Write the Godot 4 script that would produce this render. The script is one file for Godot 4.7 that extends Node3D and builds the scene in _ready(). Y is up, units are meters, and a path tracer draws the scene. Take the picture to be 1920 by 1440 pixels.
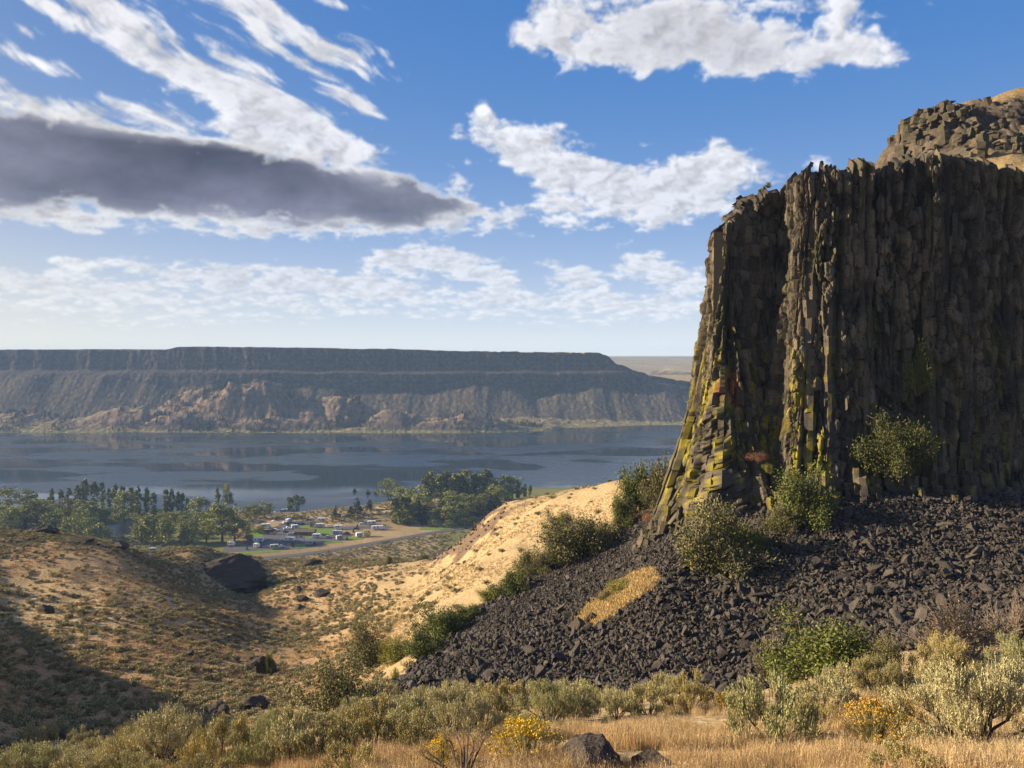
extends Node3D
# A basalt cliff and its talus above a desert lake, late in the day. y is up, metres; the lake lies at y = 0 and the camera stands 140 m above it, looking along -z.
const EYE := 140.0
var rng := RandomNumberGenerator.new()
var terrain_points := PackedFloat32Array([-2.23531, 1.16123, -0.0414897, -1.42791, 0.86599, 0.0358138, 0.00000, 0.69315, 0.0594297, 1.42791, 0.86599, 0.0224287, 2.22210, 1.15468, -0.0298913, 0.00000, 2.32239, -0.1334630, 1.42461, 2.41270, -0.0890087, 0.80491, 2.67015, 0.0289645, 1.36222, 2.64134, 0.0813748, 0.06809, 2.56532, 0.0935240, -0.60160, 2.59419, -0.0187219, -1.05779, 2.69501, 0.0100524, -1.45026, 2.78133, -0.0430053, 0.40450, 2.93092, -0.0186280, 1.02603, 2.97707, -0.0267796, 1.42138, 3.11561, -0.0221118, -0.27117, 2.95033, 0.0073039, -0.75920, 3.13788, 0.0208907, -1.19569, 3.21006, 0.0468647, -1.67436, 3.23910, -0.0299793, 0.95287, 3.50845, -0.0776523, 1.35894, 3.55684, 0.0362867, 0.48653, 3.48479, -0.1056161, -0.01700, 3.46576, -0.0436079, -0.51956, 3.60527, -0.0958846, -0.91104, 3.80559, -0.0018952, -1.32543, 3.95433, -0.0750751, -1.67292, 4.04958, 0.2898304, 0.72595, 3.84943, 0.3746042, 0.23711, 3.85465, 0.2436146, -0.27074, 3.97617, 0.4908554, -0.37083, 4.05409, -0.5495957, 0.06781, 4.04342, -0.1907257, -0.10161, 4.19048, -0.1837334, 0.06768, 4.27703, -0.0070505, -0.13527, 4.45581, 0.0419258, 0.23596, 4.33519, -0.1111887, 0.26981, 4.16472, 0.4106791, 0.31900, 4.52995, 0.2614792, 0.45332, 4.62170, 0.2076911, 0.46834, 4.07809, 0.2856560, 0.45135, 4.15952, -0.9415908, 0.61262, 4.17346, 0.1925518, 0.72328, 4.10289, -0.1134429, 0.79812, 4.28596, -0.0177664, 0.98879, 4.39783, -0.1283681, 1.15543, 4.44157, -0.1131325, 1.34976, 4.47092, -0.0122795, 1.51622, 4.51392, -0.1675230, 1.41550, 4.19502, 0.1568422, 1.15988, 4.15478, 0.2042509, 0.95063, 3.98613, -0.0674212, 1.22901, 3.91023, -0.0760297, 1.47751, 3.92354, 0.0004289, 1.74153, 4.51374, 0.0978231, 1.84337, 3.93835, -0.0262606, 0.46566, 4.80494, -0.1502992, 0.34278, 4.96526, -0.1658554, 0.20154, 5.04668, -0.2009663, 0.06734, 5.12433, 0.1306533, -0.05054, 5.19316, -0.7827003, -0.15164, 5.25934, 0.1269631, 0.23519, 4.83275, 0.2764067, 0.06751, 4.71886, 0.0879577, -0.13498, 4.85349, -0.3532851, -0.26962, 4.72433, -0.0098217, -0.28586, 5.32956, 0.2266154, -0.18552, 5.01339, 0.6713706, -0.43608, 4.62046, -0.4400550, -0.51811, 4.70376, 0.3265588, 0.38394, 4.89464, -0.3014966, 0.54638, 4.72456, -0.1862498, -0.66449, 4.13009, 0.1922736, -0.75759, 4.47745, 0.0149365, -0.56740, 4.45680, 0.0402405, -0.43699, 4.29202, 0.2358440, -0.67763, 5.04783, 0.2558806, -0.43508, 5.23558, -0.2870422, -0.59669, 5.48834, -0.0115148, -0.59737, 5.27585, 0.0783020, -0.36877, 5.60934, -0.1821731, -0.65972, 5.83432, -0.0458277, -1.43654, 5.46333, -0.0965294, -1.31439, 5.42320, 0.0913635, -1.18487, 5.36381, -0.5208939, -1.11751, 5.47406, 0.0633665, -1.04814, 5.52867, 0.1077057, -0.90387, 5.57217, -2.4131204, -0.81436, 5.62237, -1.4341195, -0.79984, 5.57354, 1.4953297, -0.84529, 5.55135, 2.4697293, -0.73846, 5.50386, -0.7831518, -1.43890, 5.18631, 0.1733788, -1.44078, 5.01245, 0.2618598, -1.18654, 5.14757, -0.0444183, -1.18797, 4.98496, -0.0654917, -0.90593, 5.07778, -0.2358198, -0.97804, 5.40157, 0.5242679, -1.44321, 4.69859, 0.1840658, -1.19013, 4.74284, -0.0884754, -0.93720, 4.75411, -0.0598268, -1.44564, 4.45410, 0.4084504, -1.12453, 4.43551, -0.0574056, -0.88040, 4.28284, -0.0237800, -1.32427, 4.20784, -0.1290482, -1.71342, 4.97444, -0.1746816, -1.90185, 5.11001, 0.1167382, -1.71031, 5.50195, -0.2310525, -2.02685, 5.38320, -0.0078230, -1.76304, 4.54917, -0.8133056, -1.94627, 4.55924, 0.1155660, -1.87561, 4.81244, 0.1665144, -1.75166, 6.06774, 0.1273473, -1.54277, 6.00298, 0.0221499, -1.42791, 5.97193, 0.0719618, -1.24209, 5.92796, -0.0465891, -1.04002, 5.88824, 0.5454207, -0.86714, 5.86049, -0.0295323, -0.10035, 5.70459, 0.1927222, 0.06692, 5.70414, -0.0026010, 0.31626, 5.71181, 0.1081961, -0.10035, 6.06459, 0.0273722, 0.15043, 6.06560, -0.0592340, 0.39823, 6.07653, 0.0809091, 0.86714, 5.35972, -0.1642081, 1.52036, 5.49590, -0.0190191, 0.71608, 6.08185, -0.0231398, 1.14979, 6.14997, 0.0840747, 1.62958, 6.26970, 0.0267355, 0.55945, 5.10042, 0.5635595, -1.04814, 6.37261, -0.1028739, -0.82928, 6.32202, 0.1026993, -0.59607, 6.33253, 0.1076111, -0.35192, 6.37628, 0.0250384, -0.18516, 6.41709, 0.0691109, -0.78246, 6.53080, -0.1046195, -0.59528, 6.50962, 0.1927657, -0.43393, 6.46385, 0.5820549, -0.85863, 6.43240, -0.0287576, -0.67468, 6.42393, -0.0481336, -0.13474, 6.45017, 0.0914639, -1.31426, 6.56189, 0.0196612, -1.43648, 6.62271, 0.0125758, -1.18510, 6.44646, 0.0514903, -1.66001, 6.65569, 0.0304716, -0.97556, 6.55759, 0.1302782, -1.11579, 6.64925, -0.0983392, -0.40078, 6.54960, -0.8787861, -0.51490, 6.54345, -0.4108498, -0.26674, 6.55678, -0.1917043, -0.13375, 6.60808, -0.1065920, 0.00000, 6.65929, -0.0855644, 0.15043, 6.55289, -0.0028524, 0.23360, 6.68898, 0.0384928, -0.55945, 6.48672, -0.1441073, -1.42791, 6.78219, -0.3325308, -1.42791, 6.84985, 0.2857114, -1.42791, 7.04455, -0.0365732, -1.24209, 6.72191, -0.2521105, -1.24209, 6.78957, 0.2905503, -1.24209, 6.98427, -0.0412607, -1.04002, 6.67117, -0.2694737, -1.04002, 6.73883, 0.2999383, -1.04002, 6.93354, -0.0408772, -0.85231, 6.63296, -0.2777270, -0.85231, 6.70061, 0.2194483, -0.85231, 6.89532, -0.0342614, -0.71608, 6.60121, -0.1282182, -0.71608, 6.66887, 0.2567311, -0.71608, 6.86357, -0.0403807, -0.59118, 6.61025, -0.1098733, -0.59118, 6.67791, 0.1145124, -0.59118, 6.87261, -0.0361043, -0.44701, 6.62272, 0.5400910, -0.44701, 6.69038, 0.0571961, -0.44701, 6.88509, -0.0366013, -0.26674, 6.65857, 0.1205025, -0.26674, 6.72622, 0.1148526, -0.26674, 6.92093, -0.0382232, -0.10035, 6.69784, -0.0866420, -0.10035, 6.76550, 0.1826769, -0.10035, 6.96020, -0.0310369, 0.05020, 6.73360, -0.1756490, 0.05020, 6.80126, 0.1959342, 0.05020, 6.99597, -0.0303201, 0.31626, 6.76496, -0.2974663, 0.31626, 6.83261, 0.2801796, 0.31626, 7.02732, -0.0239884, 0.86714, 6.81833, -0.2985565, 0.86714, 6.88599, 0.2759288, 0.86714, 7.08070, -0.0368336, -1.75166, 6.90197, -0.2003003, -1.75166, 6.99007, 0.1757396])
var terrain_plane := [0.77361427, 0.01214455, -0.15479865]
var grid := PackedFloat32Array()
const GA := 150
const GR := 140
const A0 := -1.35
const A1 := 1.35
const R0 := 0.69
const R1 := 7.2
var n_a: FastNoiseLite
var n_b: FastNoiseLite
var n_c: FastNoiseLite
var n_f: FastNoiseLite
var taken := {}
var M := {}

# ---------------------------------------------------------------- small helpers
func noise(freq: float, oct: int, sd: int) -> FastNoiseLite:
	var n := FastNoiseLite.new()
	n.noise_type = FastNoiseLite.TYPE_SIMPLEX_SMOOTH
	n.frequency = freq
	n.fractal_octaves = oct
	n.seed = sd
	return n

func sm(a: float, b: float, x: float) -> float:
	var t := clampf((x - a) / (b - a), 0.0, 1.0)
	return t * t * (3.0 - 2.0 * t)

func rr(a: float, b: float) -> float:
	return rng.randf_range(a, b)

func lin(r: float, g: float, b: float) -> Color:
	return Color(r, g, b).linear_to_srgb()

func numbered(called: String) -> String:
	var k: int = taken.get(called, 0)
	taken[called] = k + 1
	return called if k == 0 else "%s_%03d" % [called, k]

func tag(o: Node3D, label: String, category: String, group := "", kind := "") -> Node3D:
	if label: o.set_meta("label", label)
	if category: o.set_meta("category", category)
	if group: o.set_meta("group", group)
	if kind: o.set_meta("kind", kind)
	return o

func top(called: String) -> Node3D:
	var o := Node3D.new()
	o.name = numbered(called)
	add_child(o)
	return o

func part(parent: Node3D, called: String, mesh: Mesh, mat: Material, xf := Transform3D()) -> MeshInstance3D:
	var o := MeshInstance3D.new()
	o.name = called
	o.mesh = mesh
	o.material_override = mat
	o.transform = xf
	parent.add_child(o, true)
	return o

func single(called: String, mesh: Mesh, mat: Material, xf := Transform3D()) -> MeshInstance3D:
	var o := MeshInstance3D.new()
	o.name = numbered(called)
	o.mesh = mesh
	o.material_override = mat
	o.transform = xf
	add_child(o)
	return o

func flat_mesh(v: PackedVector3Array, c: PackedColorArray) -> ArrayMesh:
	var n := PackedVector3Array()
	n.resize(v.size())
	for i in range(0, v.size(), 3):
		var k := (v[i + 2] - v[i]).cross(v[i + 1] - v[i]).normalized()
		n[i] = k
		n[i + 1] = k
		n[i + 2] = k
	var a := []
	a.resize(Mesh.ARRAY_MAX)
	a[Mesh.ARRAY_VERTEX] = v
	a[Mesh.ARRAY_NORMAL] = n
	if c.size() == v.size(): a[Mesh.ARRAY_COLOR] = c
	var m := ArrayMesh.new()
	m.add_surface_from_arrays(Mesh.PRIMITIVE_TRIANGLES, a)
	return m

# rows of points, smooth normals; wound so that the upper side is the front when u runs right and v runs away
func sheet(pts: PackedVector3Array, cols: PackedColorArray, nu: int, nv: int) -> ArrayMesh:
	var idx := PackedInt32Array()
	idx.resize((nu - 1) * (nv - 1) * 6)
	var k := 0
	for j in nv - 1:
		for i in nu - 1:
			var a := j * nu + i
			idx[k] = a; idx[k + 1] = a + nu; idx[k + 2] = a + 1
			idx[k + 3] = a + 1; idx[k + 4] = a + nu; idx[k + 5] = a + nu + 1
			k += 6
	var arr := []
	arr.resize(Mesh.ARRAY_MAX)
	arr[Mesh.ARRAY_VERTEX] = pts
	if cols.size() == pts.size(): arr[Mesh.ARRAY_COLOR] = cols
	arr[Mesh.ARRAY_INDEX] = idx
	var m := ArrayMesh.new()
	m.add_surface_from_arrays(Mesh.PRIMITIVE_TRIANGLES, arr)
	var st := SurfaceTool.new()
	st.create_from(m, 0)
	st.generate_normals()
	return st.commit()

func spots(called: String, label: String, meshes: Array, mat: Material, lists: Array, tints: Array = []) -> Node3D:
	# one mass of uncounted pieces: a MultiMesh for each variant under one node
	var root := top(called)
	tag(root, label, "", "", "stuff")
	for k in meshes.size():
		var xs: Array = lists[k]
		if xs.is_empty(): continue
		var mm := MultiMesh.new()
		mm.transform_format = MultiMesh.TRANSFORM_3D
		mm.use_colors = not tints.is_empty()
		mm.mesh = meshes[k]
		mm.instance_count = xs.size()
		for i in xs.size():
			mm.set_instance_transform(i, xs[i])
			if tints: mm.set_instance_color(i, tints[k][i])
		var o := MultiMeshInstance3D.new()
		o.name = called + "_mass"
		o.multimesh = mm
		o.material_override = mat
		o.set_meta("kind", "stuff")
		root.add_child(o, true)
	return root

# ---------------------------------------------------------------- terrain
func build_grid() -> void:
	grid.resize(GA * GR)
	var n := terrain_points.size() / 3
	for j in GR:
		var v := lerpf(R0, R1, float(j) / (GR - 1))
		for i in GA:
			var u := lerpf(A0, A1, float(i) / (GA - 1)) * 2.5
			var s: float = terrain_plane[0] + terrain_plane[1] * u + terrain_plane[2] * v
			var k := 0
			for q in n:
				var du := u - terrain_points[k]
				var dv := v - terrain_points[k + 1]
				var d2 := du * du + dv * dv + 1e-12
				s += terrain_points[k + 2] * 0.5 * d2 * log(d2)
				k += 3
			grid[j * GA + i] = s

func camp_mask(r: float, th: float) -> float:
	var k := sm(470, 520, r) * (1.0 - sm(665, 690, r)) * sm(-0.40, -0.36, th) * (1.0 - sm(-0.085, -0.05, th))
	return k * (1.0 - sm(640, 665, r) * sm(-0.27, -0.24, th))

func height(x: float, z: float) -> float:
	var r := maxf(sqrt(x * x + z * z), 2.0)
	var th := atan2(x, -z)
	var fa := clampf((clampf(th, A0, A1) - A0) / (A1 - A0) * (GA - 1), 0.0, GA - 1.001)
	var fr := clampf((log(r) - R0) / (R1 - R0) * (GR - 1), 0.0, GR - 1.001)
	var i := int(fa)
	var j := int(fr)
	var a := fa - i
	var b := fr - j
	var o := j * GA + i
	var s := lerpf(lerpf(grid[o], grid[o + 1], a), lerpf(grid[o + GA], grid[o + GA + 1], a), b)
	var y := EYE - s * r
	var k := camp_mask(r, th)
	y = lerpf(y, 5.0, k)
	if r > 540.0:
		var pd := Vector2((x + 312.0) / 34.0, (z + 640.0) / 34.0).length()
		y -= 6.0 * (1.0 - sm(0.6, 1.25, pd))
	var amp := clampf(r * 0.0065, 0.1, 0.9) * (1.0 - k) * (1.0 - 0.75 * sm(480.0, 600.0, r))
	y += n_a.get_noise_2d(x, z) * amp
	return y

func slope_normal(x: float, z: float, e := 0.6) -> Vector3:
	return Vector3(height(x - e, z) - height(x + e, z), 2.0 * e, height(x, z - e) - height(x, z + e)).normalized()

func ground_color(x: float, z: float, y: float) -> Color:
	var r := sqrt(x * x + z * z)
	var th := atan2(x, -z)
	var a := n_b.get_noise_2d(x, z) * 0.5 + 0.5
	var b := n_c.get_noise_2d(x, z) * 0.5 + 0.5
	var tan_ := Vector3(0.48, 0.365, 0.205)
	var red := Vector3(0.4, 0.255, 0.14)
	var grey := Vector3(0.29, 0.245, 0.135)
	var left := (1.0 - sm(-0.22, -0.10, th)) * sm(40, 70, r)
	var c := tan_.lerp(red, clampf(left * 0.55 + (a - 0.5) * 1.5 * (0.3 + left), 0.0, 0.9))
	c = c.lerp(grey, sm(235, 300, r) * clampf(0.45 + (a - 0.5) * 1.6, 0.1, 0.9))
	c *= 0.8 + 0.4 * b
	var p := Vector2(x, z)
	if r > 120.0 and r < 260.0 and Geometry2D.is_point_in_polygon(p + Vector2(n_a.get_noise_2d(x * 3.0, z * 3.0), n_a.get_noise_2d(z * 3.0, x * 3.0)) * 12.0, scree_area): c = Vector3(0.2, 0.145, 0.1) * (0.75 + 0.5 * b)
	if Geometry2D.is_point_in_polygon(p, talus_area) and not Geometry2D.is_point_in_polygon(p, grass_strip): c = Vector3(0.055, 0.05, 0.045)
	if r > 600.0 and y < 1.6: c = c.lerp(Vector3(0.2, 0.18, 0.13), 0.7)
	if r > 560.0 and th < -0.34: c = c.lerp(Vector3(0.16, 0.2, 0.06), 0.8)
	if r > 560.0 and th > -0.09: c = c.lerp(Vector3(0.14, 0.19, 0.05), 0.6)
	return Color(c.x, c.y, c.z)

func build_terrain() -> void:
	var ths := PackedFloat32Array()
	var t := -PI
	while t < PI - 0.001:
		ths.append(t)
		t += 0.0036 if absf(t) < 0.74 else 0.06
	ths.append(PI)
	var rs := PackedFloat32Array()
	var lr := log(1.2)
	while lr < log(1040.0):
		rs.append(exp(lr))
		lr += 0.0145
	var pts := PackedVector3Array()
	var cols := PackedColorArray()
	for r in rs:
		for th in ths:
			var x := sin(th) * r
			var z := -cos(th) * r
			var y := height(x, z)
			pts.append(Vector3(x, y, z))
			cols.append(ground_color(x, z, y))
	var o := single("ground", sheet(pts, cols, ths.size(), rs.size()), M.ground)
	tag(o, "dry tan hillsides and valley running down to the lake", "", "", "structure")

# ---------------------------------------------------------------- materials
func speckle(freq: float, lo: Color, hi: Color, oct: int, sd: int, size := 512, normal := false, bump := 4.0) -> NoiseTexture2D:
	var t := NoiseTexture2D.new()
	t.width = size
	t.height = size
	t.seamless = true
	t.noise = noise(freq, oct, sd)
	if normal:
		t.as_normal_map = true
		t.bump_strength = bump
	else:
		var g := Gradient.new()
		g.colors = PackedColorArray([lo, hi])
		g.offsets = PackedFloat32Array([0.25, 0.75])
		t.color_ramp = g
	return t

func mat(albedo: Color, rough := 0.9) -> StandardMaterial3D:
	var m := StandardMaterial3D.new()
	m.albedo_color = albedo
	m.roughness = rough
	m.metallic_specular = 0.3
	return m

func vmat(rough := 0.9, spec := 0.25) -> StandardMaterial3D:
	var m := mat(Color.WHITE, rough)
	m.vertex_color_use_as_albedo = true
	m.metallic_specular = spec
	return m

func textured(m: StandardMaterial3D, tex: Texture2D, scale: float, nm: Texture2D = null, ns := 1.0) -> StandardMaterial3D:
	m.albedo_texture = tex
	m.uv1_triplanar = true
	m.uv1_world_triplanar = true
	m.uv1_scale = Vector3.ONE * scale
	if nm:
		m.normal_enabled = true
		m.normal_texture = nm
		m.normal_scale = ns
	return m

func leafmat(back: Color) -> StandardMaterial3D:
	var m := vmat(0.65, 0.3)
	m.backlight_enabled = true
	m.backlight = back
	m.cull_mode = BaseMaterial3D.CULL_DISABLED
	return m

func build_materials() -> void:
	var grain := speckle(0.03, Color(0.72, 0.70, 0.68), Color(1, 1, 1), 5, 3)
	var rough_n := speckle(0.025, Color.BLACK, Color.WHITE, 5, 9, 512, true, 7.0)
	var fine_n := speckle(0.06, Color.BLACK, Color.WHITE, 4, 12, 512, true, 5.0)
	M.ground = textured(vmat(0.95, 0.1), grain, 0.13, rough_n, 0.8)
	M.far_rock = textured(vmat(0.95, 0.1), grain, 0.006, rough_n, 0.9)
	M.basalt = textured(vmat(0.85, 0.3), speckle(0.03, Color(0.38, 0.36, 0.34), Color(1, 1, 1), 6, 31, 1024), 0.45, speckle(0.03, Color.BLACK, Color.WHITE, 6, 31, 1024, true, 12.0), 1.6)
	M.basalt.uv1_scale = Vector3(0.5, 0.34, 0.5)
	M.talus = textured(vmat(0.8, 0.35), speckle(0.03, Color(0.6, 0.58, 0.56), Color(1, 1, 1), 4, 33), 0.9, fine_n, 0.8)
	M.boulder = textured(vmat(0.85, 0.3), speckle(0.03, Color(0.5, 0.48, 0.46), Color(1, 1, 1), 5, 35), 1.1, rough_n, 1.2)
	M.leaf = leafmat(lin(0.09, 0.11, 0.02))
	M.sage = leafmat(lin(0.06, 0.06, 0.03))
	M.straw = leafmat(lin(0.14, 0.10, 0.045))
	M.flower = leafmat(lin(0.2, 0.13, 0.01))
	M.bark = textured(mat(lin(0.11, 0.085, 0.065)), grain, 2.0)
	M.twig = mat(lin(0.085, 0.065, 0.05))
	M.asphalt = textured(mat(lin(0.115, 0.11, 0.115), 0.9), speckle(0.05, Color(0.75, 0.75, 0.75), Color(1, 1, 1), 4, 41), 0.05)
	M.lawn = textured(mat(lin(0.17, 0.26, 0.035), 0.9), speckle(0.04, Color(0.6, 0.62, 0.55), Color(1, 1, 1), 5, 43), 0.06)
	M.white = mat(lin(0.72, 0.71, 0.69), 0.4)
	M.cream = mat(lin(0.6, 0.55, 0.45), 0.5)
	M.silver = mat(lin(0.42, 0.43, 0.45), 0.35)
	M.dark = mat(lin(0.03, 0.032, 0.036), 0.4)
	M.blue = mat(lin(0.06, 0.12, 0.28), 0.35)
	M.red = mat(lin(0.25, 0.04, 0.035), 0.4)
	M.brown = mat(lin(0.13, 0.085, 0.06), 0.8)
	M.wood = mat(lin(0.16, 0.11, 0.075), 0.8)
	M.glass = mat(lin(0.02, 0.025, 0.03), 0.1)
	M.rubber = mat(lin(0.02, 0.02, 0.02), 0.8)
	M.trim = mat(lin(0.22, 0.2, 0.2), 0.5)
	# the lake: calm water with patches that the wind has roughened
	var w := mat(lin(0.012, 0.022, 0.03), 1.0)
	w.metallic_specular = 0.5
	var t := NoiseTexture2D.new()
	t.width = 1024; t.height = 1024; t.seamless = true
	t.noise = noise(0.006, 4, 77)
	var g := Gradient.new()
	g.colors = PackedColorArray([Color(0.05, 0.05, 0.05), Color(0.07, 0.07, 0.07), Color(0.27, 0.27, 0.27), Color(0.3, 0.3, 0.3)])
	g.offsets = PackedFloat32Array([0.0, 0.44, 0.53, 1.0])
	t.color_ramp = g
	w.roughness_texture = t
	w.uv1_triplanar = true
	w.uv1_world_triplanar = true
	w.uv1_scale = Vector3(0.00055, 0.00055, 0.0011)
	M.water = w

# ---------------------------------------------------------------- sky
var cloud_blobs := [[-28.27, 11.88, 11.15, 2.43, -5, 1.08, 0, 0.3], [-18.72, 11.48, 12.00, 2.33, -6, 1.05, 0, 0.3], [-9.81, 10.97, 7.56, 1.82, -8, 0.85, 0.05, 0.3], [-4.94, 10.61, 4.21, 1.15, -10, 0.55, 0.12, 0.3], [-35.63, 11.52, 8.11, 3.12, -3, 1.1, 0, 0.3], [-29.37, 15.26, 5.02, 1.00, -10, 0.72, 0.85, 0.85], [-24.88, 15.22, 3.83, 0.97, -8, 0.7, 0.9, 0.85], [-16.26, 15.22, 4.05, 1.47, -10, 0.75, 0.9], [-19.35, 14.97, 3.26, 0.91, -5, 0.6, 0.9], [-13.07, 14.58, 3.74, 1.31, -15, 0.7, 0.9], [-22.60, 18.79, 11.69, 1.49, -27, 0.85, 0.75, 0.85], [-14.84, 16.17, 7.05, 1.11, -35, 0.8, 0.7, 0.85], [-27.24, 19.77, 6.48, 0.96, -22, 0.7, 0.8, 0.85], [-16.19, 21.69, 7.37, 0.96, -22, 0.75, 0.7, 0.85], [-11.20, 20.90, 2.26, 0.68, -10, 0.65, 0.9, 0.85], [-11.91, 23.05, 2.25, 0.45, -10, 0.6, 0.9, 0.85], [-19.27, 21.35, 5.80, 1.09, -25, 0.7, 0.75, 0.85], [-12.68, 18.14, 4.12, 0.97, -35, 0.75, 0.6, 0.85], [-31.02, 17.38, 2.96, 0.53, -12, 0.62, 0.9, 0.85], [-31.81, 19.39, 1.96, 0.65, -15, 0.6, 0.9, 0.85], [-10.14, 16.79, 1.89, 0.76, -20, 0.55, 0.9, 0.85], [-21.00, 16.77, 3.22, 0.93, -18, 0.6, 0.9], [-29.20, 8.52, 4.36, 0.54, -4, 0.6, 0.6], [-23.71, 8.76, 5.27, 0.63, -3, 0.66, 0.6], [-18.75, 8.70, 3.27, 0.80, -6, 0.72, 0.55], [-11.66, 9.18, 3.38, 0.75, -5, 0.66, 0.55], [-13.48, 8.57, 1.49, 0.52, 0, 0.5, 0.9], [-5.32, 9.62, 0.99, 0.69, 0, 0.6, 0.9], [-2.67, 10.28, 1.30, 0.84, -25, 0.6, 0.9], [-2.29, 8.81, 1.30, 0.38, 0, 0.55, 0.9], [-3.42, 11.90, 1.53, 0.77, -30, 0.5, 0.7], [0.95, 8.33, 1.15, 0.27, 0, 0.5, 0.9], [-4.38, 9.89, 0.77, 0.46, 0, 0.6, 0.95], [-1.33, 9.36, 0.84, 0.38, 0, 0.6, 0.95], [0.00, 9.18, 0.69, 0.35, 10, 0.58, 0.95], [1.91, 9.36, 1.00, 0.46, 0, 0.62, 0.95], [-7.58, 9.10, 1.14, 0.38, 0, 0.55, 0.9], [6.46, 8.94, 0.92, 0.34, 0, 0.55, 0.95], [-3.04, 13.70, 0.84, 0.38, -20, 0.55, 0.95], [-2.09, 16.96, 0.69, 0.54, 0, 0.66, 0.95], [-1.14, 15.48, 2.11, 1.30, -15, 0.85, 0.9], [1.52, 14.42, 3.26, 1.69, -15, 0.9, 0.85], [4.56, 12.61, 4.59, 1.76, -15, 0.95, 0.82], [9.06, 11.60, 4.93, 1.82, -8, 0.95, 0.82], [12.73, 11.64, 4.12, 2.25, 0, 0.95, 0.85], [14.16, 13.14, 1.67, 1.27, 10, 0.85, 0.9], [15.75, 13.22, 1.26, 0.66, 10, 0.7, 0.9], [17.68, 12.07, 1.76, 0.80, 0, 0.75, 0.9], [3.79, 15.79, 1.00, 0.46, -35, 0.62, 0.95], [3.43, 10.45, 2.68, 1.30, -20, 0.72, 0.9], [7.58, 10.20, 3.42, 1.14, -5, 0.8, 0.85], [11.29, 9.91, 3.01, 1.13, 5, 0.8, 0.85], [0.57, 10.10, 1.69, 0.92, 20, 0.66, 0.9], [-3.79, 15.79, 1.00, 0.31, -5, 0.5, 0.9], [20.72, 12.66, 1.22, 0.50, 5, 0.6, 0.95], [23.01, 12.66, 1.06, 0.35, 0, 0.5, 0.95], [9.41, 14.66, 0.83, 0.27, 0, 0.42, 0.95], [-3.42, 14.82, 1.15, 0.31, -10, 0.45, 0.9], [2.27, 22.16, 2.30, 1.92, -50, 0.8, 0.8], [6.03, 21.42, 4.96, 1.98, -10, 0.95, 0.72], [10.47, 21.52, 4.91, 2.34, -5, 0.95, 0.62], [15.50, 20.50, 5.55, 2.03, -8, 0.95, 0.62], [19.64, 19.30, 3.98, 1.08, -5, 0.8, 0.75], [22.90, 20.28, 2.33, 1.94, -40, 0.85, 0.85], [24.82, 18.65, 1.74, 0.84, -10, 0.75, 0.9], [0.76, 21.37, 1.15, 0.77, -30, 0.6, 0.95], [21.58, 21.96, 1.78, 0.79, 0, 0.7, 0.85], [14.06, 22.81, 4.47, 0.89, 0, 0.75, 0.8], [26.03, 19.97, 0.69, 0.41, 0, 0.4, 0.95], [28.11, 20.78, 2.03, 0.61, 0, 0.35, 0.95], [-7.59, 6.70, 2.51, 1.07, -5, 1.03, 0.85], [-4.19, 6.56, 2.68, 1.15, -10, 1.03, 0.82], [-1.15, 5.63, 2.30, 0.84, -12, 0.93, 0.85], [-10.20, 6.47, 1.13, 0.76, -30, 0.79, 0.92], [4.58, 5.69, 2.52, 0.99, -14, 0.93, 0.85], [9.28, 6.42, 1.97, 1.14, -10, 0.93, 0.88], [12.05, 5.14, 2.25, 1.28, -10, 0.88, 0.9], [7.22, 5.59, 1.14, 0.53, 0, 0.63, 0.9], [-28.67, 5.78, 2.02, 0.54, -5, 0.73, 0.9], [-25.95, 6.02, 1.38, 0.48, -8, 0.75, 0.9], [-22.79, 5.55, 2.48, 0.92, -8, 0.85, 0.8], [-19.81, 5.30, 3.25, 0.94, -6, 0.85, 0.78], [-16.36, 5.41, 2.95, 0.96, -10, 0.85, 0.82], [-13.51, 5.11, 2.61, 1.04, -12, 0.87, 0.85], [-30.14, 4.39, 3.65, 0.80, 0, 0.85, 0.72], [-25.67, 4.40, 3.11, 0.69, -4, 0.79, 0.78], [-31.82, 4.63, 2.28, 0.85, 0, 0.79, 0.8], [-9.84, 4.81, 3.40, 0.91, -8, 0.85, 0.86], [-17.77, 4.22, 4.39, 0.58, -2, 0.79, 0.82], [-6.10, 4.29, 4.20, 0.76, -4, 0.81, 0.86], [-0.38, 4.12, 4.22, 0.84, -4, 0.81, 0.88], [5.34, 3.92, 4.59, 0.84, -4, 0.81, 0.9], [10.22, 3.50, 3.78, 0.91, 0, 0.81, 0.9], [-22.49, 3.46, 5.32, 0.50, -2, 0.73, 0.85], [-29.30, 3.10, 5.36, 0.47, 0, 0.71, 0.85], [-12.80, 3.28, 5.61, 0.52, -2, 0.73, 0.88], [-3.06, 2.98, 5.75, 0.50, -1, 0.69, 0.9], [6.10, 2.59, 5.34, 0.46, 0, 0.67, 0.92], [-20.52, 2.44, 6.47, 0.36, 0, 0.63, 0.9], [-29.31, 2.10, 6.02, 0.30, 0, 0.58, 0.9]]
var mask_w := 720
var mask_h := 200
var mask_d := PackedFloat32Array()
var mask_g := PackedFloat32Array()
var mask_k := PackedFloat32Array()
var n_s: FastNoiseLite
var n_t: FastNoiseLite
var sun_dir := Vector3.ZERO

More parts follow.
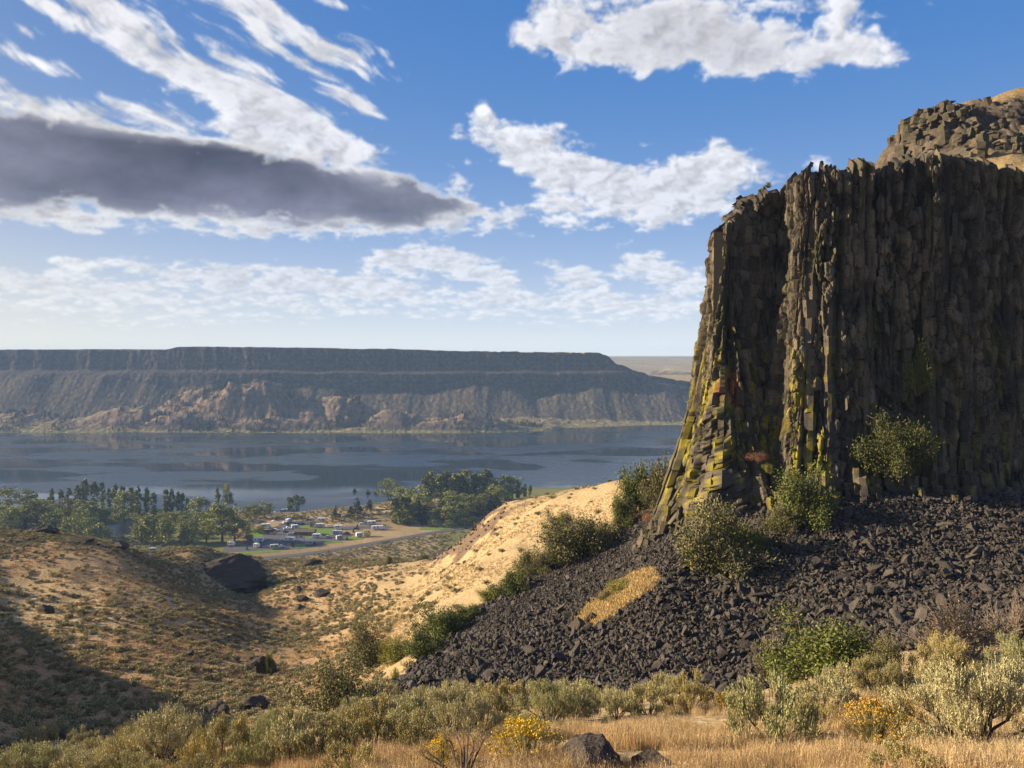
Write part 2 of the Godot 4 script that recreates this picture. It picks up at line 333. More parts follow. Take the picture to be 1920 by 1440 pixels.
func build_mask() -> void:
	mask_d.resize(mask_w * mask_h)
	mask_g.resize(mask_w * mask_h)
	mask_k.resize(mask_w * mask_h)
	var wsum := PackedFloat32Array()
	wsum.resize(mask_w * mask_h)
	var all := cloud_blobs.duplicate()
	var rg := RandomNumberGenerator.new()
	rg.seed = 5
	# same kinds of cloud outside the view, kept few to lower the fill light
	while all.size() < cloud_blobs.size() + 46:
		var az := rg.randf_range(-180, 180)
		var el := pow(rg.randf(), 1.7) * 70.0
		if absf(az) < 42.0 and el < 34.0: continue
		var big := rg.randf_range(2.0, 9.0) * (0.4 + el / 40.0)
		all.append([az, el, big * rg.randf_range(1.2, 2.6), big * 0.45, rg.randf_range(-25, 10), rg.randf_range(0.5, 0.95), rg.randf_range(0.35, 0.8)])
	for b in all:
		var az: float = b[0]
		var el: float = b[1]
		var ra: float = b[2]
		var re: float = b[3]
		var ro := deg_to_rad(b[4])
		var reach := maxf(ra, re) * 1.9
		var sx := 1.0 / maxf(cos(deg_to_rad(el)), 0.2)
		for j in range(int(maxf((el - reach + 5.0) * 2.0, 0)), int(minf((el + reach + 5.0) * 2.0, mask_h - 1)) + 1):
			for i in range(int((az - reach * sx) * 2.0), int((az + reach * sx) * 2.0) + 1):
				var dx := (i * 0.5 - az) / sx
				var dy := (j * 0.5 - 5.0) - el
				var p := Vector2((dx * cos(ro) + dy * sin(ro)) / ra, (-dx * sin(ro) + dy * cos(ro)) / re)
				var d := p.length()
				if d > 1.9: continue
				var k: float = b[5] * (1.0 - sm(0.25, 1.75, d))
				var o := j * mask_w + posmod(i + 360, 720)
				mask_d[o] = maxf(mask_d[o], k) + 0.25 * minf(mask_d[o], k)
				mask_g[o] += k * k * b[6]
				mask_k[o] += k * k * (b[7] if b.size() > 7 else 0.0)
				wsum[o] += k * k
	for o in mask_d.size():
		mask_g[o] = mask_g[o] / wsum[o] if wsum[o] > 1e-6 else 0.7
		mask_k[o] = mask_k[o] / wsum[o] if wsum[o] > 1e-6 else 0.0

func sky_at(az: float, el: float) -> Color:
	# az, el in degrees; az 0 straight ahead, growing to the right
	var e := maxf(el, 0.0)
	var ca := cos(deg_to_rad(el))
	var dir := Vector3(sin(deg_to_rad(az)) * ca, sin(deg_to_rad(el)), -cos(deg_to_rad(az)) * ca)
	var low := exp(-e / 6.4)
	var c := Vector3(0.036, 0.16, 0.50).lerp(Vector3(0.095, 0.35, 0.78), exp(-e / 17.0))
	c = c.lerp(Vector3(0.95, 0.97, 0.93), low * 0.95)
	var glow := pow(clampf(dir.dot(sun_dir) * 0.5 + 0.5, 0.0, 1.0), 7.0)
	c = c.lerp(Vector3(1.0, 0.88, 0.62), clampf(glow * (0.25 + 1.9 * low), 0.0, 0.92))
	if el > -2.0:
		var fx := fposmod(az + 180.0, 360.0) * 2.0
		var fy := clampf((el + 5.0) * 2.0, 0.0, mask_h - 1.001)
		var i := int(fx) % mask_w
		var i2 := (i + 1) % mask_w
		var j := int(fy)
		var a := fx - int(fx)
		var b := fy - j
		var o := j * mask_w
		var m := lerpf(lerpf(mask_d[o + i], mask_d[o + i2], a), lerpf(mask_d[o + mask_w + i], mask_d[o + mask_w + i2], a), b)
		if m > 0.02:
			var g := lerpf(lerpf(mask_g[o + i], mask_g[o + i2], a), lerpf(mask_g[o + mask_w + i], mask_g[o + mask_w + i2], a), b)
			var fin := 1.0 + 9.0 / (e + 4.0)
			var p := dir * 100.0
			p.y *= 1.5
			p = p * fin
			var wv := n_t.get_noise_3dv(p * 0.6) * 3.0
			p += Vector3(wv, wv * 0.6, wv) + Vector3(n_t.get_noise_3dv(p * 5.0), n_t.get_noise_3dv(p * 5.0 + Vector3(90, 0, 0)), 0.0) * 1.6
			var q := n_s.get_noise_3dv(p)
			var q2 := n_s.get_noise_3dv(p + Vector3(-1.3, 1.0, 0.2))
			var k := mask_k[o + i]
			if k > 0.02:
				# drawn out along the wind: cirrus and torn edges
				var su := (az * 0.89 - el * 0.45) * 0.45
				var sv := (az * 0.45 + el * 0.89) * 2.1
				q = lerpf(q, n_s.get_noise_2d(su * 2.2 + wv, sv * 2.2 + wv * 2.0) * 1.15, k)
			var dens := m * 1.3 + q * (1.1 - 0.2 * (1.0 - sm(0.1, 0.5, g))) - 0.57
			if dens > -0.02:
				var al := pow(sm(-0.02, lerpf(0.5, 0.72, sm(0.3, 0.7, g)), dens), 0.85)
				var thick := sm(lerpf(0.05, 0.2, sm(0.05, 0.4, g)), lerpf(0.62, 0.95, sm(0.05, 0.4, g)), dens)
				var relief := clampf((q - q2) * 0.8, -0.34, 0.2)
				var white := Vector3(0.96, 0.94, 0.91).lerp(Vector3(1.0, 0.93, 0.78), clampf(glow * 1.6, 0.0, 0.8))
				var dk := (Vector3(0.15, 0.145, 0.19) * (1.0 + 0.9 * wv / 3.0)).lerp(Vector3(0.86, 0.87, 0.92), g)
				var cc := white.lerp(dk, thick) * 1.06 * (1.0 + relief * (0.4 + 0.6 * g))
				cc = cc.lerp(c, 0.45 * low)
				c = c.lerp(cc, al * (0.96 - 0.3 * low))
	return Color(clampf(c.x, 0, 1), clampf(c.y, 0, 1), clampf(c.z, 0, 1)).linear_to_srgb()

func sky_patch(w: int, h: int, az0: float, az1: float, el1: float, el0: float) -> Image:
	var data := PackedByteArray()
	data.resize(w * h * 3)
	var k := 0
	for j in h:
		var el := lerpf(el1, el0, (j + 0.5) / h)
		for i in w:
			var c := sky_at(lerpf(az0, az1, (i + 0.5) / w), el)
			data[k] = int(c.r * 255.0 + 0.5)
			data[k + 1] = int(c.g * 255.0 + 0.5)
			data[k + 2] = int(c.b * 255.0 + 0.5)
			k += 3
	return Image.create_from_data(w, h, false, Image.FORMAT_RGB8, data)

func build_sky() -> ImageTexture:
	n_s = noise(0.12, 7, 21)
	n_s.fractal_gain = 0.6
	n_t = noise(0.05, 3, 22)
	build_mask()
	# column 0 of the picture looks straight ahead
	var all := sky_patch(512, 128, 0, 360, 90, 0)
	var low := Image.create(512, 128, false, Image.FORMAT_RGB8)
	low.fill(Color(0.55, 0.53, 0.5))
	var im := Image.create(512, 256, false, Image.FORMAT_RGB8)
	im.blit_rect(all, Rect2i(0, 0, 512, 128), Vector2i(0, 0))
	im.blit_rect(low, Rect2i(0, 0, 512, 128), Vector2i(0, 128))
	im.resize(4096, 2048, Image.INTERPOLATE_CUBIC)
	# the half of the sky ahead in full detail: 4096 px = 360 degrees
	var right := sky_patch(512, 480, 0, 45, 2048.0 / 2048.0 * 42.1875, 0)
	im.blit_rect(right, Rect2i(0, 0, 512, 480), Vector2i(0, 1024 - 480))
	var left := sky_patch(512, 480, -45, 0, 42.1875, 0)
	im.blit_rect(left, Rect2i(0, 0, 512, 480), Vector2i(4096 - 512, 1024 - 480))
	return ImageTexture.create_from_image(im)

# ---------------------------------------------------------------- rocks
var ico_v := PackedVector3Array()
var ico_f := []

func build_ico() -> void:
	var p := (1.0 + sqrt(5.0)) / 2.0
	var v := [Vector3(-1, p, 0), Vector3(1, p, 0), Vector3(-1, -p, 0), Vector3(1, -p, 0), Vector3(0, -1, p), Vector3(0, 1, p), Vector3(0, -1, -p), Vector3(0, 1, -p), Vector3(p, 0, -1), Vector3(p, 0, 1), Vector3(-p, 0, -1), Vector3(-p, 0, 1)]
	for q in v: ico_v.append(q.normalized())
	ico_f = [[0, 11, 5], [0, 5, 1], [0, 1, 7], [0, 7, 10], [0, 10, 11], [1, 5, 9], [5, 11, 4], [11, 10, 2], [10, 7, 6], [7, 1, 8], [3, 9, 4], [3, 4, 2], [3, 2, 6], [3, 6, 8], [3, 8, 9], [4, 9, 5], [2, 4, 11], [6, 2, 10], [8, 6, 7], [9, 8, 1]]

func ball(levels: int) -> Array:
	var tris := []
	for f in ico_f: tris.append([ico_v[f[0]], ico_v[f[2]], ico_v[f[1]]])
	for l in levels:
		var nt := []
		for t in tris:
			var a: Vector3 = (t[0] + t[1]).normalized()
			var b: Vector3 = (t[1] + t[2]).normalized()
			var c: Vector3 = (t[2] + t[0]).normalized()
			nt.append_array([[t[0], a, c], [t[1], b, a], [t[2], c, b], [a, b, c]])
		tris = nt
	return tris

# an angular stone: a ball cut flat by random planes, so that it has faces and edges; about 1 m across
func stone(levels: int, cuts: int, stretch: Vector3, col: Vector3, rough := 0.05, lumpy := 0.0, flat_in := 0.45, flat_out := 0.85) -> ArrayMesh:
	var planes := []
	for i in cuts:
		planes.append([Vector3(rr(-1, 1), rr(-1, 1), rr(-1, 1)).normalized(), rr(flat_in, flat_out)])
	var off := Vector3(rr(0, 900), rr(0, 900), rr(0, 900))
	var v := PackedVector3Array()
	var c := PackedColorArray()
	for t in ball(levels):
		var k: float = rr(0.82, 1.18)
		for q in t:
			var p: Vector3 = q
			p *= 1.0 + lumpy * n_f.get_noise_3dv(p * 1.1 + off)
			for pl in planes:
				var d: float = p.dot(pl[0]) - pl[1]
				if d > 0: p -= pl[0] * d
			p *= 1.0 + rough * n_f.get_noise_3dv(p * 3.0 + off)
			v.append(p * stretch * 0.62)
			c.append(Color(col.x * k, col.y * k, col.z * k))
	return flat_mesh(v, c)

# ---------------------------------------------------------------- the cliff
func lichen(p: Vector3) -> Vector3:
	var base := Vector3(0.13, 0.112, 0.086)
	var k := n_f.get_noise_3d(p.x * 0.5, p.y * 0.16, p.z * 0.5)
	base = base.lerp(Vector3(0.24, 0.2, 0.14), clampf(0.5 + k * 1.3, 0.0, 1.0))
	base = base.lerp(Vector3(0.06, 0.054, 0.048), clampf(n_f.get_noise_3d(p.x * 0.3 + 50.0, p.y * 0.5, p.z * 0.3) * 1.6 - 0.1, 0.0, 0.8))
	var l := n_f.get_noise_3d(p.x * 1.1 + 200.0, p.y * 0.13, p.z * 1.1) + 0.75 * n_f.get_noise_3d(p.x * 2.2, p.y * 0.9, p.z * 2.2)
	var where := (1.0 - sm(133.0, 147.0, p.y)) * (1.0 - 0.55 * sm(30.0, 36.0, p.x)) * sm(122.0, 126.0, p.y)
	base = base.lerp(Vector3(0.42, 0.35, 0.045), sm(lerpf(0.06, 0.2, sm(27.0, 33.0, p.x)), lerpf(0.26, 0.45, sm(27.0, 33.0, p.x)), l) * where * 0.95)
	var gr := n_f.get_noise_3d(p.x * 0.6 + 77.0, p.y * 0.2, p.z * 0.6)
	base = base.lerp(Vector3(0.13, 0.14, 0.045), sm(0.15, 0.5, gr) * 0.5)
	for o in rust_spots:
		var d: float = ((p - o[0]) * Vector3(1.0, 0.45, 1.0)).length()
		base = base.lerp(Vector3(0.36, 0.13, 0.06), (1.0 - sm(0.35, 1.0, d / o[1])) * 0.85)
	return base

func basalt_column(foot: Vector3, h: float, w: float, out: Vector3, batter: float, sides: int, step: float) -> ArrayMesh:
	var off := Vector3(rr(0, 500), rr(0, 500), rr(0, 500))
	var ang := []
	var rad := []
	var a0 := rr(0, TAU)
	for i in sides:
		ang.append(a0 + TAU * (i + rr(-0.22, 0.22)) / sides)
		rad.append(w * 0.5 * rr(0.86, 1.2))
	var rings := []
	var y := 0.0
	var shift := Vector3.ZERO
	var turn := 0.0
	var next_joint := rr(0.4, 2.0)
	var grow := 1.0
	var chip := []
	for i in sides: chip.append(rr(-0.06, 0.06))
	while true:
		var t := y / h
		var axis := out * batter * pow(1.0 - t, 1.8) + shift + Vector3(n_f.get_noise_1d(y * 0.2 + off.x), 0, n_f.get_noise_1d(y * 0.2 + off.y)) * 0.25 * w
		var ring := []
		for i in sides:
			var q: float = rad[i] * grow * (1.0 + chip[i] + rr(-0.05, 0.05))
			ring.append(axis + Vector3(cos(ang[i] + turn) * q, y + rr(-0.1, 0.1) * step, sin(ang[i] + turn) * q))
		rings.append(ring)
		if y >= h: break
		if y > next_joint:
			# a cross joint: the block above sits a little out of line, often with a corner knocked off
			next_joint = y + rr(0.35, 2.4)
			shift = shift * 0.75 + Vector3(rr(-1, 1), 0, rr(-1, 1)) * w * 0.12
			turn += rr(-0.1, 0.1)
			grow = clampf(grow * rr(0.86, 1.16), 0.74, 1.2)
			for i in sides: chip[i] = rr(-0.07, 0.08) - (0.34 if rng.randf() < 0.22 else 0.0)
			y += 0.06
		else:
			y += step * rr(0.5, 1.5)
		y = minf(y, h)
	var v := PackedVector3Array()
	var c := PackedColorArray()
	var tone := rr(0.8, 1.15)
	var last: Array = rings[-1]
	for i in sides:
		last[i] = last[i] + Vector3(0, rr(-0.3, 0.25) * w, 0)
	var tints := []
	for ring in rings:
		var row := []
		for q in ring:
			var col := lichen(foot + q) * tone * rr(0.8, 1.2)
			row.append(Color(col.x, col.y, col.z))
		tints.append(row)
	for k in rings.size() - 1:
		for i in sides:
			var j := (i + 1) % sides
			v.append_array([rings[k][i], rings[k + 1][i], rings[k][j], rings[k][j], rings[k + 1][i], rings[k + 1][j]])
			c.append_array([tints[k][i], tints[k + 1][i], tints[k][j], tints[k][j], tints[k + 1][i], tints[k + 1][j]])
	var mid := Vector3.ZERO
	for q in last: mid += q / sides
	mid.y += rr(-0.05, 0.2) * w
	for i in sides:
		v.append_array([mid, last[(i + 1) % sides], last[i]])
		var col := lichen(foot + mid) * tone
		var cc := Color(col.x, col.y, col.z)
		c.append_array([cc, cc, cc])
	return flat_mesh(v, c)

var face_line := [[29.08, -106.00, 155.73, 2.00], [24.29, -94.00, 153.95, 4.80], [21.15, -84.50, 153.04, 6.40], [21.37, -79.50, 153.74, 6.00], [24.38, -81.50, 156.35, 4.40], [27.35, -82.00, 157.86, 3.20], [27.55, -81.00, 157.75, 3.40], [27.85, -76.00, 157.75, 3.00], [30.45, -75.20, 157.91, 2.20], [33.72, -75.60, 158.30, 1.40], [35.24, -77.50, 158.82, 0.60], [35.12, -75.80, 158.40, 0.90], [39.19, -76.20, 159.00, 0.80], [39.21, -75.00, 158.95, 0.80], [41.63, -75.60, 159.10, 0.70], [46.26, -76.60, 159.00, 0.60], [51.52, -77.60, 158.02, 0.50], [59.81, -79.00, 157.72, 0.50], [74.76, -84.00, 158.85, 0.50]]       # the foot of the cliff in plan: x, z, top height, batter
var rust_spots := [[Vector3(21.68, 136.84, -78.50), 1.10], [Vector3(20.29, 136.50, -78.00), 0.70], [Vector3(27.98, 136.68, -74.00), 0.60], [Vector3(11.76, 122.97, -64.00), 0.50], [Vector3(22.01, 135.16, -78.50), 0.60]]
var talus_area := PackedVector2Array([Vector2(-9.13, -57.91), Vector2(-8.33, -76.75), Vector2(-4.66, -86.03), Vector2(0, -97.17), Vector2(4.11, -101.32), Vector2(9.91, -104.85), Vector2(14.68, -103.66), Vector2(18.85, -101.71), Vector2(19.41, -96), Vector2(19.12, -84), Vector2(19.32, -78), Vector2(23.86, -77.5), Vector2(26.12, -76.5), Vector2(26.57, -73.5), Vector2(31.53, -73.6), Vector2(34.14, -75), Vector2(39.45, -74.6), Vector2(47.19, -75), Vector2(55.09, -75.5), Vector2(47.79, -60), Vector2(32.1, -44), Vector2(21.68, -41), Vector2(17.27, -43), Vector2(11.81, -42), Vector2(4.08, -43.5), Vector2(-1.85, -46), Vector2(-6.02, -50)])
var grass_strip := PackedVector2Array([Vector2(4.81, -63.45), Vector2(6.46, -68.21), Vector2(8.53, -70.05), Vector2(10.53, -69.25), Vector2(11.85, -66.92), Vector2(11.87, -62.73), Vector2(10.87, -61.31), Vector2(9.75, -61.31), Vector2(7.98, -62.02), Vector2(6.34, -61.55)])
var scree_area := PackedVector2Array([Vector2(-20.21, -186.96), Vector2(-48.1, -570.09), Vector2(-39.2, -631.77), Vector2(-25.08, -676.56), Vector2(-1.72, -170.64), Vector2(-0.53, -158.14), Vector2(-4.82, -158.74), Vector2(-7.59, -149.94), Vector2(-10.52, -155.75), Vector2(-15.74, -172.6)])

func cells(freq: float, sd: int, what: int) -> FastNoiseLite:
	var n := FastNoiseLite.new()
	n.noise_type = FastNoiseLite.TYPE_CELLULAR
	n.frequency = freq
	n.seed = sd
	n.fractal_type = FastNoiseLite.FRACTAL_NONE
	n.cellular_return_type = what
	n.cellular_jitter = 0.85
	return n

func face_at(s: float) -> Array:
	# the point, the outward direction, the top and the batter at a length s along the face
	var run := 0.0
	for i in face_line.size() - 1:
		var a: Array = face_line[i]
		var b: Array = face_line[i + 1]
		var p := Vector3(a[0], 0, a[1])
		var q := Vector3(b[0], 0, b[1])
		var l := p.distance_to(q)
		if s <= run + l or i == face_line.size() - 2:
			var t := clampf((s - run) / l, 0.0, 1.0)
			var dir := (q - p).normalized()
			return [p.lerp(q, t), Vector3(-dir.z, 0, dir.x), lerpf(a[2], b[2], t), lerpf(a[3], b[3], t)]
		run += l
	return []

func face_length() -> float:
	var run := 0.0
	for i in face_line.size() - 1:
		run += Vector2(face_line[i][0], face_line[i][1]).distance_to(Vector2(face_line[i + 1][0], face_line[i + 1][1]))
	return run

func build_cliff() -> void:
	var root := top("basalt_cliff")
	tag(root, "tall dark basalt cliff of upright columns with yellow lichen above the talus", "", "", "structure")
	var total := face_length()
	# the face: weathered columns, cracked across into blocks, over broad buttresses
	var long_cell := cells(1.0, 51, FastNoiseLite.RETURN_CELL_VALUE)
	var long_gap := cells(1.0, 51, FastNoiseLite.RETURN_DISTANCE2_SUB)
	var block_cell := cells(1.0, 52, FastNoiseLite.RETURN_CELL_VALUE)
	var block_gap := cells(1.0, 52, FastNoiseLite.RETURN_DISTANCE2_SUB)
	var nv := 250
	var pts := []
	var tint := []
	var at := 0.0
	var s := 0.0
	var last_low := Vector3.ZERO
	var last_step := 0.115
	while at < total:
		var f := face_at(at)
		var out := Vector3.ZERO
		for e in 25: out += face_at(clampf(at + (e - 12) * 0.1, 0.0, total))[1] * (13.0 - absf(e - 12.0))
		out = out.normalized()
		var foot: Vector3 = f[0] + out * f[3]
		# s runs along the face a third of the way up, so that columns keep their width round the corners
		var low: Vector3 = f[0] + out * f[3] * 0.5
		if not pts.is_empty():
			var gone := low.distance_to(last_low)
			if gone > 0.17 and last_step > 0.006:
				at -= 0.55 * last_step
				last_step *= 0.45
				continue
			s += gone
		last_low = low
		var lo := height(foot.x, foot.z) - 2.0
		var hi: float = f[2] + 0.55 * long_cell.get_noise_2d(s * 0.95, 3.0) + 0.4 * block_cell.get_noise_2d(s * 1.7, 9.0)
		var row := PackedVector3Array()
		var row_c := PackedColorArray()
		for j in nv:
			var t := float(j) / (nv - 1)
			var y := lerpf(lo, hi, t)
			var lean := 0.5 * n_a.get_noise_2d(s * 3.0, y * 1.2)
			var u := s * 0.95 + lean
			var ub := s * 1.6 + lean * 2.0
			var k := 0.75 * n_a.get_noise_2d(s * 2.2, y * 0.35 + 40.0)
			k += 0.42 * long_cell.get_noise_2d(u, y * 0.1)
			k -= 0.34 * (1.0 - sm(0.0, 0.22, long_gap.get_noise_2d(u, y * 0.1) + 1.0))
			k += 0.27 * block_cell.get_noise_2d(ub, y * 0.75)
			k -= 0.2 * (1.0 - sm(0.0, 0.2, block_gap.get_noise_2d(ub, y * 0.75) + 1.0))
			k += 0.09 * n_f.get_noise_2d(s * 5.0, y * 3.5)
			k -= sm(0.975, 1.0, t) * 0.9
			var p: Vector3 = f[0] + out * (f[3] * pow(1.0 - t, 1.7) + k)
			p.y = y
			row.append(p)
			var col := lichen(p) * (0.95 + 0.4 * block_cell.get_noise_2d(ub, y * 0.75))
			row_c.append(Color(col.x, col.y, col.z))
		pts.append(row)
		tint.append(row_c)
		last_step = clampf(last_step * 1.3, 0.003, 0.115)
		at += last_step
	var fv := PackedVector3Array()
	var fc := PackedColorArray()
	for i in pts.size() - 1:
		for j in nv - 1:
			fv.append_array([pts[i][j], pts[i][j + 1], pts[i + 1][j], pts[i + 1][j], pts[i][j + 1], pts[i + 1][j + 1]])
			fc.append_array([tint[i][j], tint[i][j + 1], tint[i + 1][j], tint[i + 1][j], tint[i][j + 1], tint[i + 1][j + 1]])
	part(root, "rock_face", flat_mesh(fv, fc), M.basalt)
	# single columns that stand out from the face
	var sc := 0.3
	while sc < total:
		var w := rr(0.6, 1.15)
		var f := face_at(sc)
		var out: Vector3 = f[1]
		var p: Vector3 = f[0] + out * rr(-0.65, -0.2)
		p.y = height(p.x, p.z) - 1.2
		var h: float = (f[2] - p.y) * (rr(0.3, 0.9) if rng.randf() < 0.7 else 0.985)
		part(root, "column", basalt_column(p, h, w, out, f[3], rng.randi_range(5, 7), 0.45), M.basalt, Transform3D(Basis(), p))
		sc += rr(0.7, 1.9)
	# broken columns leaning against the foot
	for row in 6:
		s = rr(0.0, 1.0)
		while s < total * 0.8:
			var w := rr(0.5, 1.1)
			var f := face_at(s)
			var out: Vector3 = f[1]
			var bat: float = f[3]
			var gap: float = 0.4 + row * 0.62 + rr(-0.3, 0.3)
			var p: Vector3 = f[0] + out * (bat * 0.8 + gap * 0.75)
			p.y = height(p.x, p.z) - 0.8
			var most: float = (f[2] - p.y) * clampf(0.06 + bat * 0.08, 0.06, 0.4)
			var h: float = minf(most, 4.2) * (1.0 - row * 0.12) * rr(0.35, 1.0)
			if h > 1.2 and rng.randf() < clampf(0.25 + bat * 0.2, 0.0, 0.95):
				var m := basalt_column(p, h, w, out, h * 0.3 + rr(-0.2, 0.3), rng.randi_range(5, 6), 0.4)
				part(root, "broken_column", m, M.basalt, Transform3D(Basis(), p))
			s += w * rr(0.8, 1.3)
	# the mass of rock behind them
	var v := PackedVector3Array()
	var c := PackedColorArray()
	var s2 := 0.0
	var prev := []
	var back := Vector3(70, 0, -104)
	while s2 <= total:
		var f := face_at(s2)
		var p: Vector3 = f[0] - f[1] * 1.8
		var lo := Vector3(p.x, 112, p.z)
		var hi := Vector3(p.x, f[2] - 1.2, p.z)
		if prev:
			v.append_array([prev[0], prev[1], lo, lo, prev[1], hi, prev[1], Vector3(back.x, f[2] - 1.2, back.z), hi])
			for i in 9: c.append(Color(0.1, 0.09, 0.075))
		prev = [lo, hi]
		s2 += 1.0
	part(root, "rock_mass", flat_mesh(v, c), M.basalt)

# the hill that rises behind the top of the cliff
func back_hill(x: float, z: float) -> float:
	var d := -z
	var y := EYE + lerpf(9.0, 15.6, sm(20.0, 33.0, x))
	y += sm(47.5, 60.0, x) * clampf((d - 80.0) * 0.5, 0.0, 19.0)
	y += sm(52.0, 84.0, x) * 6.0 * sm(95.0, 118.0, d)
	y -= maxf(0.0, d - 120.0) * 0.45
	y += n_a.get_noise_2d(x * 2.0, z * 2.0) * 0.8 * sm(30, 45, x)
	return y

func build_back_hill() -> void:
	var pts := PackedVector3Array()
	var cols := PackedColorArray()
	var nu := 200
	var nv := 110
	var block := cells(1.0, 61, FastNoiseLite.RETURN_CELL_VALUE)
	for j in nv:
		for i in nu:
			var z := -83.0 - j * 0.4
			var x := 29.0 - (z + 83.0) * 0.45 + i * 0.4
			var d := -z
			var band := sm(98.0, 104.0, d + 6.0 * n_a.get_noise_2d(x * 2.5, d * 2.5) - (x - 56.0) * 0.22) * (1.0 - sm(116.0, 119.0, d + 5.0 * n_a.get_noise_2d(x * 3.0, 70.0) + (x - 60.0) * 0.12))
			band = maxf(band, sm(62.0, 57.0, x + 4.0 * n_a.get_noise_2d(x * 3.0, d * 3.0)) * sm(99.0, 102.0, d))
			var a := n_b.get_noise_2d(x * 3.0, z * 3.0) * 0.5 + 0.5
			var k := Vector3(0.40, 0.30, 0.15).lerp(Vector3(0.24, 0.18, 0.10), a)
			var g := block.get_noise_2d(x * 0.9, d * 0.7 + x * 0.2)
			k = k.lerp(Vector3(0.105, 0.087, 0.068) * (1.0 + 0.35 * g), band)
			pts.append(Vector3(x, back_hill(x, z) + band * (g * 0.7 + 0.3 * n_f.get_noise_2d(x * 2.0, d * 2.0)), z))
			cols.append(Color(k.x, k.y, k.z))
	tag(single("hillside", sheet(pts, cols, nu, nv), M.ground), "grassy hillside rising behind the top of the cliff", "", "", "structure")
	# the rock band near its crest, its stones and stubs of columns
	var root := top("rock_outcrop")
	tag(root, "dark broken rock band along the crest of the hill above the cliff", "rock outcrop")
	var shapes := []
	for i in 12: shapes.append(basalt_column(Vector3(60 + i * 3, 170, -110 + i), rr(1.6, 3.2), rr(0.9, 1.5), Vector3(-1, 0, 0), rr(-0.2, 0.3), rng.randi_range(5, 7), 0.4))
	var n := 0
	while n < 230:
		var x := rr(47.0, 84.0)
		var band: float = 112.0 - (x - 48.0) * 0.05 + n_a.get_noise_2d(x * 2.0, 5.0) * 2.0
		var d := band + (rr(-9.0, 5.0) if rng.randf() < 0.8 else rr(-20.0, -6.0))
		if n < 170:
			x = rr(46.0, 64.0)
			d = band + rr(-13.0, 10.0)
		elif d < 100.0 and rng.randf() < 0.8: continue
		var y := back_hill(x, -d)
		var k := rr(0.5, 1.0) if d > 98.0 else rr(0.3, 0.6)
		var b := Basis.from_euler(Vector3(rr(-0.2, 0.2), rr(0, TAU), rr(-0.2, 0.2))).scaled(Vector3(1.25, 0.9, 1.25) * k)
		part(root, "stone", shapes[n % 12], M.basalt, Transform3D(b, Vector3(x, y - 1.15 * k, -d)))
		n += 1

# ---------------------------------------------------------------- talus
func build_talus() -> void:
	var shapes := []
	for i in 14:
		var k := rr(0.7, 1.5)
		shapes.append(stone(1, rng.randi_range(8, 12), Vector3(rr(0.8, 1.25), rr(0.55, 0.95), rr(0.75, 1.1)) if i < 9 else Vector3(rr(1.3, 1.8), rr(0.6, 0.8), rr(0.6, 0.8)), Vector3(0.08, 0.068, 0.057) * k, 0.03, 0.0, 0.3, 0.62))
	var box := Rect2(talus_area[0], Vector2.ZERO)
	for p in talus_area: box = box.expand(p)
	var found := []
	var tries := int(box.get_area() * 34.0)
	for n in tries:
		var p := Vector2(rr(box.position.x, box.end.x), rr(box.position.y, box.end.y))
		if not Geometry2D.is_point_in_polygon(p, talus_area) or Geometry2D.is_point_in_polygon(p, grass_strip): continue
		var d := p.length()
		var far := sm(66.0, 80.0, -p.y) * (1.0 - sm(10.0, 22.0, p.x))
		var size := lerpf(rr(0.2, 0.5), rr(0.17, 0.33), far)
		var odd := rng.randf()
		if odd < 0.03: size *= rr(1.6, 2.6)
		if odd > 0.55: size *= 0.72
		var y := height(p.x, p.y) + rr(-0.25, 0.45) * size + 0.06
		var t := Transform3D(Basis.from_euler(Vector3(rr(0, TAU), rr(0, TAU), rr(0, TAU))).scaled(Vector3.ONE * size), Vector3(p.x, y, p.y))
		found.append([size / d if absf(p.x / p.y) < 0.64 else 0.0, t, n % 14])
	found.sort_custom(func(a, b): return a[0] > b[0])
	var lists := []
	for i in 14: lists.append([])
	for i in found.size():
		var f: Array = found[i]
		if i < 300:
			var o := single("talus_rock", shapes[f[2]], M.talus, f[1])
			var at: Vector3 = f[1].origin
			var look := "long slab of dark basalt" if f[2] >= 9 else "angular block of dark basalt"
			var size_word := "very large" if f[1].basis.x.length() > 0.85 else "large"
			var zone := "in the talus tip near the green bushes" if at.x < -1.5 else "in the talus right under the cliff" if at.z < -66.0 else "in the talus below the grassy strip" if at.x < 9.0 else "in the talus left of the big green bush" if at.x < 17.0 else "in the talus behind the big green bush" if at.x < 24.0 else "in the shaded talus behind the bare brown bushes"
			tag(o, size_word + " " + look + " " + zone, "rock", "larger rocks of the talus slope")
		else:
			lists[f[2]].append(f[1])
	var brown := []
	for i in 5: brown.append(stone(1, 9, Vector3(rr(0.9, 1.2), rr(0.5, 0.8), rr(0.8, 1.1)), Vector3(0.15, 0.105, 0.078), 0.03, 0.0, 0.3, 0.62))
	var small := [[], [], [], [], []]
	var sb := Rect2(scree_area[0], Vector2.ZERO)
	for p in scree_area: sb = sb.expand(p)
	for n in 9000:
		var p := Vector2(rr(sb.position.x - 5, sb.end.x + 5), rr(sb.position.y - 5, sb.end.y + 5))
		if not Geometry2D.is_point_in_polygon(p + Vector2(n_a.get_noise_2d(p.x * 3.0, p.y * 3.0), n_a.get_noise_2d(p.y * 3.0, p.x * 3.0)) * 12.0, scree_area): continue
		small[n % 5].append(Transform3D(Basis.from_euler(Vector3(rr(0, TAU), rr(0, TAU), rr(0, TAU))).scaled(Vector3.ONE * rr(0.3, 1.0)), Vector3(p.x, height(p.x, p.y) + 0.05, p.y)))
	spots("scree_rocks", "band of loose brown scree on the edge of the tan ridge", brown, M.talus, small)
	spots("talus_rocks", "slope of loose dark basalt rocks below the cliff", shapes, M.talus, lists)

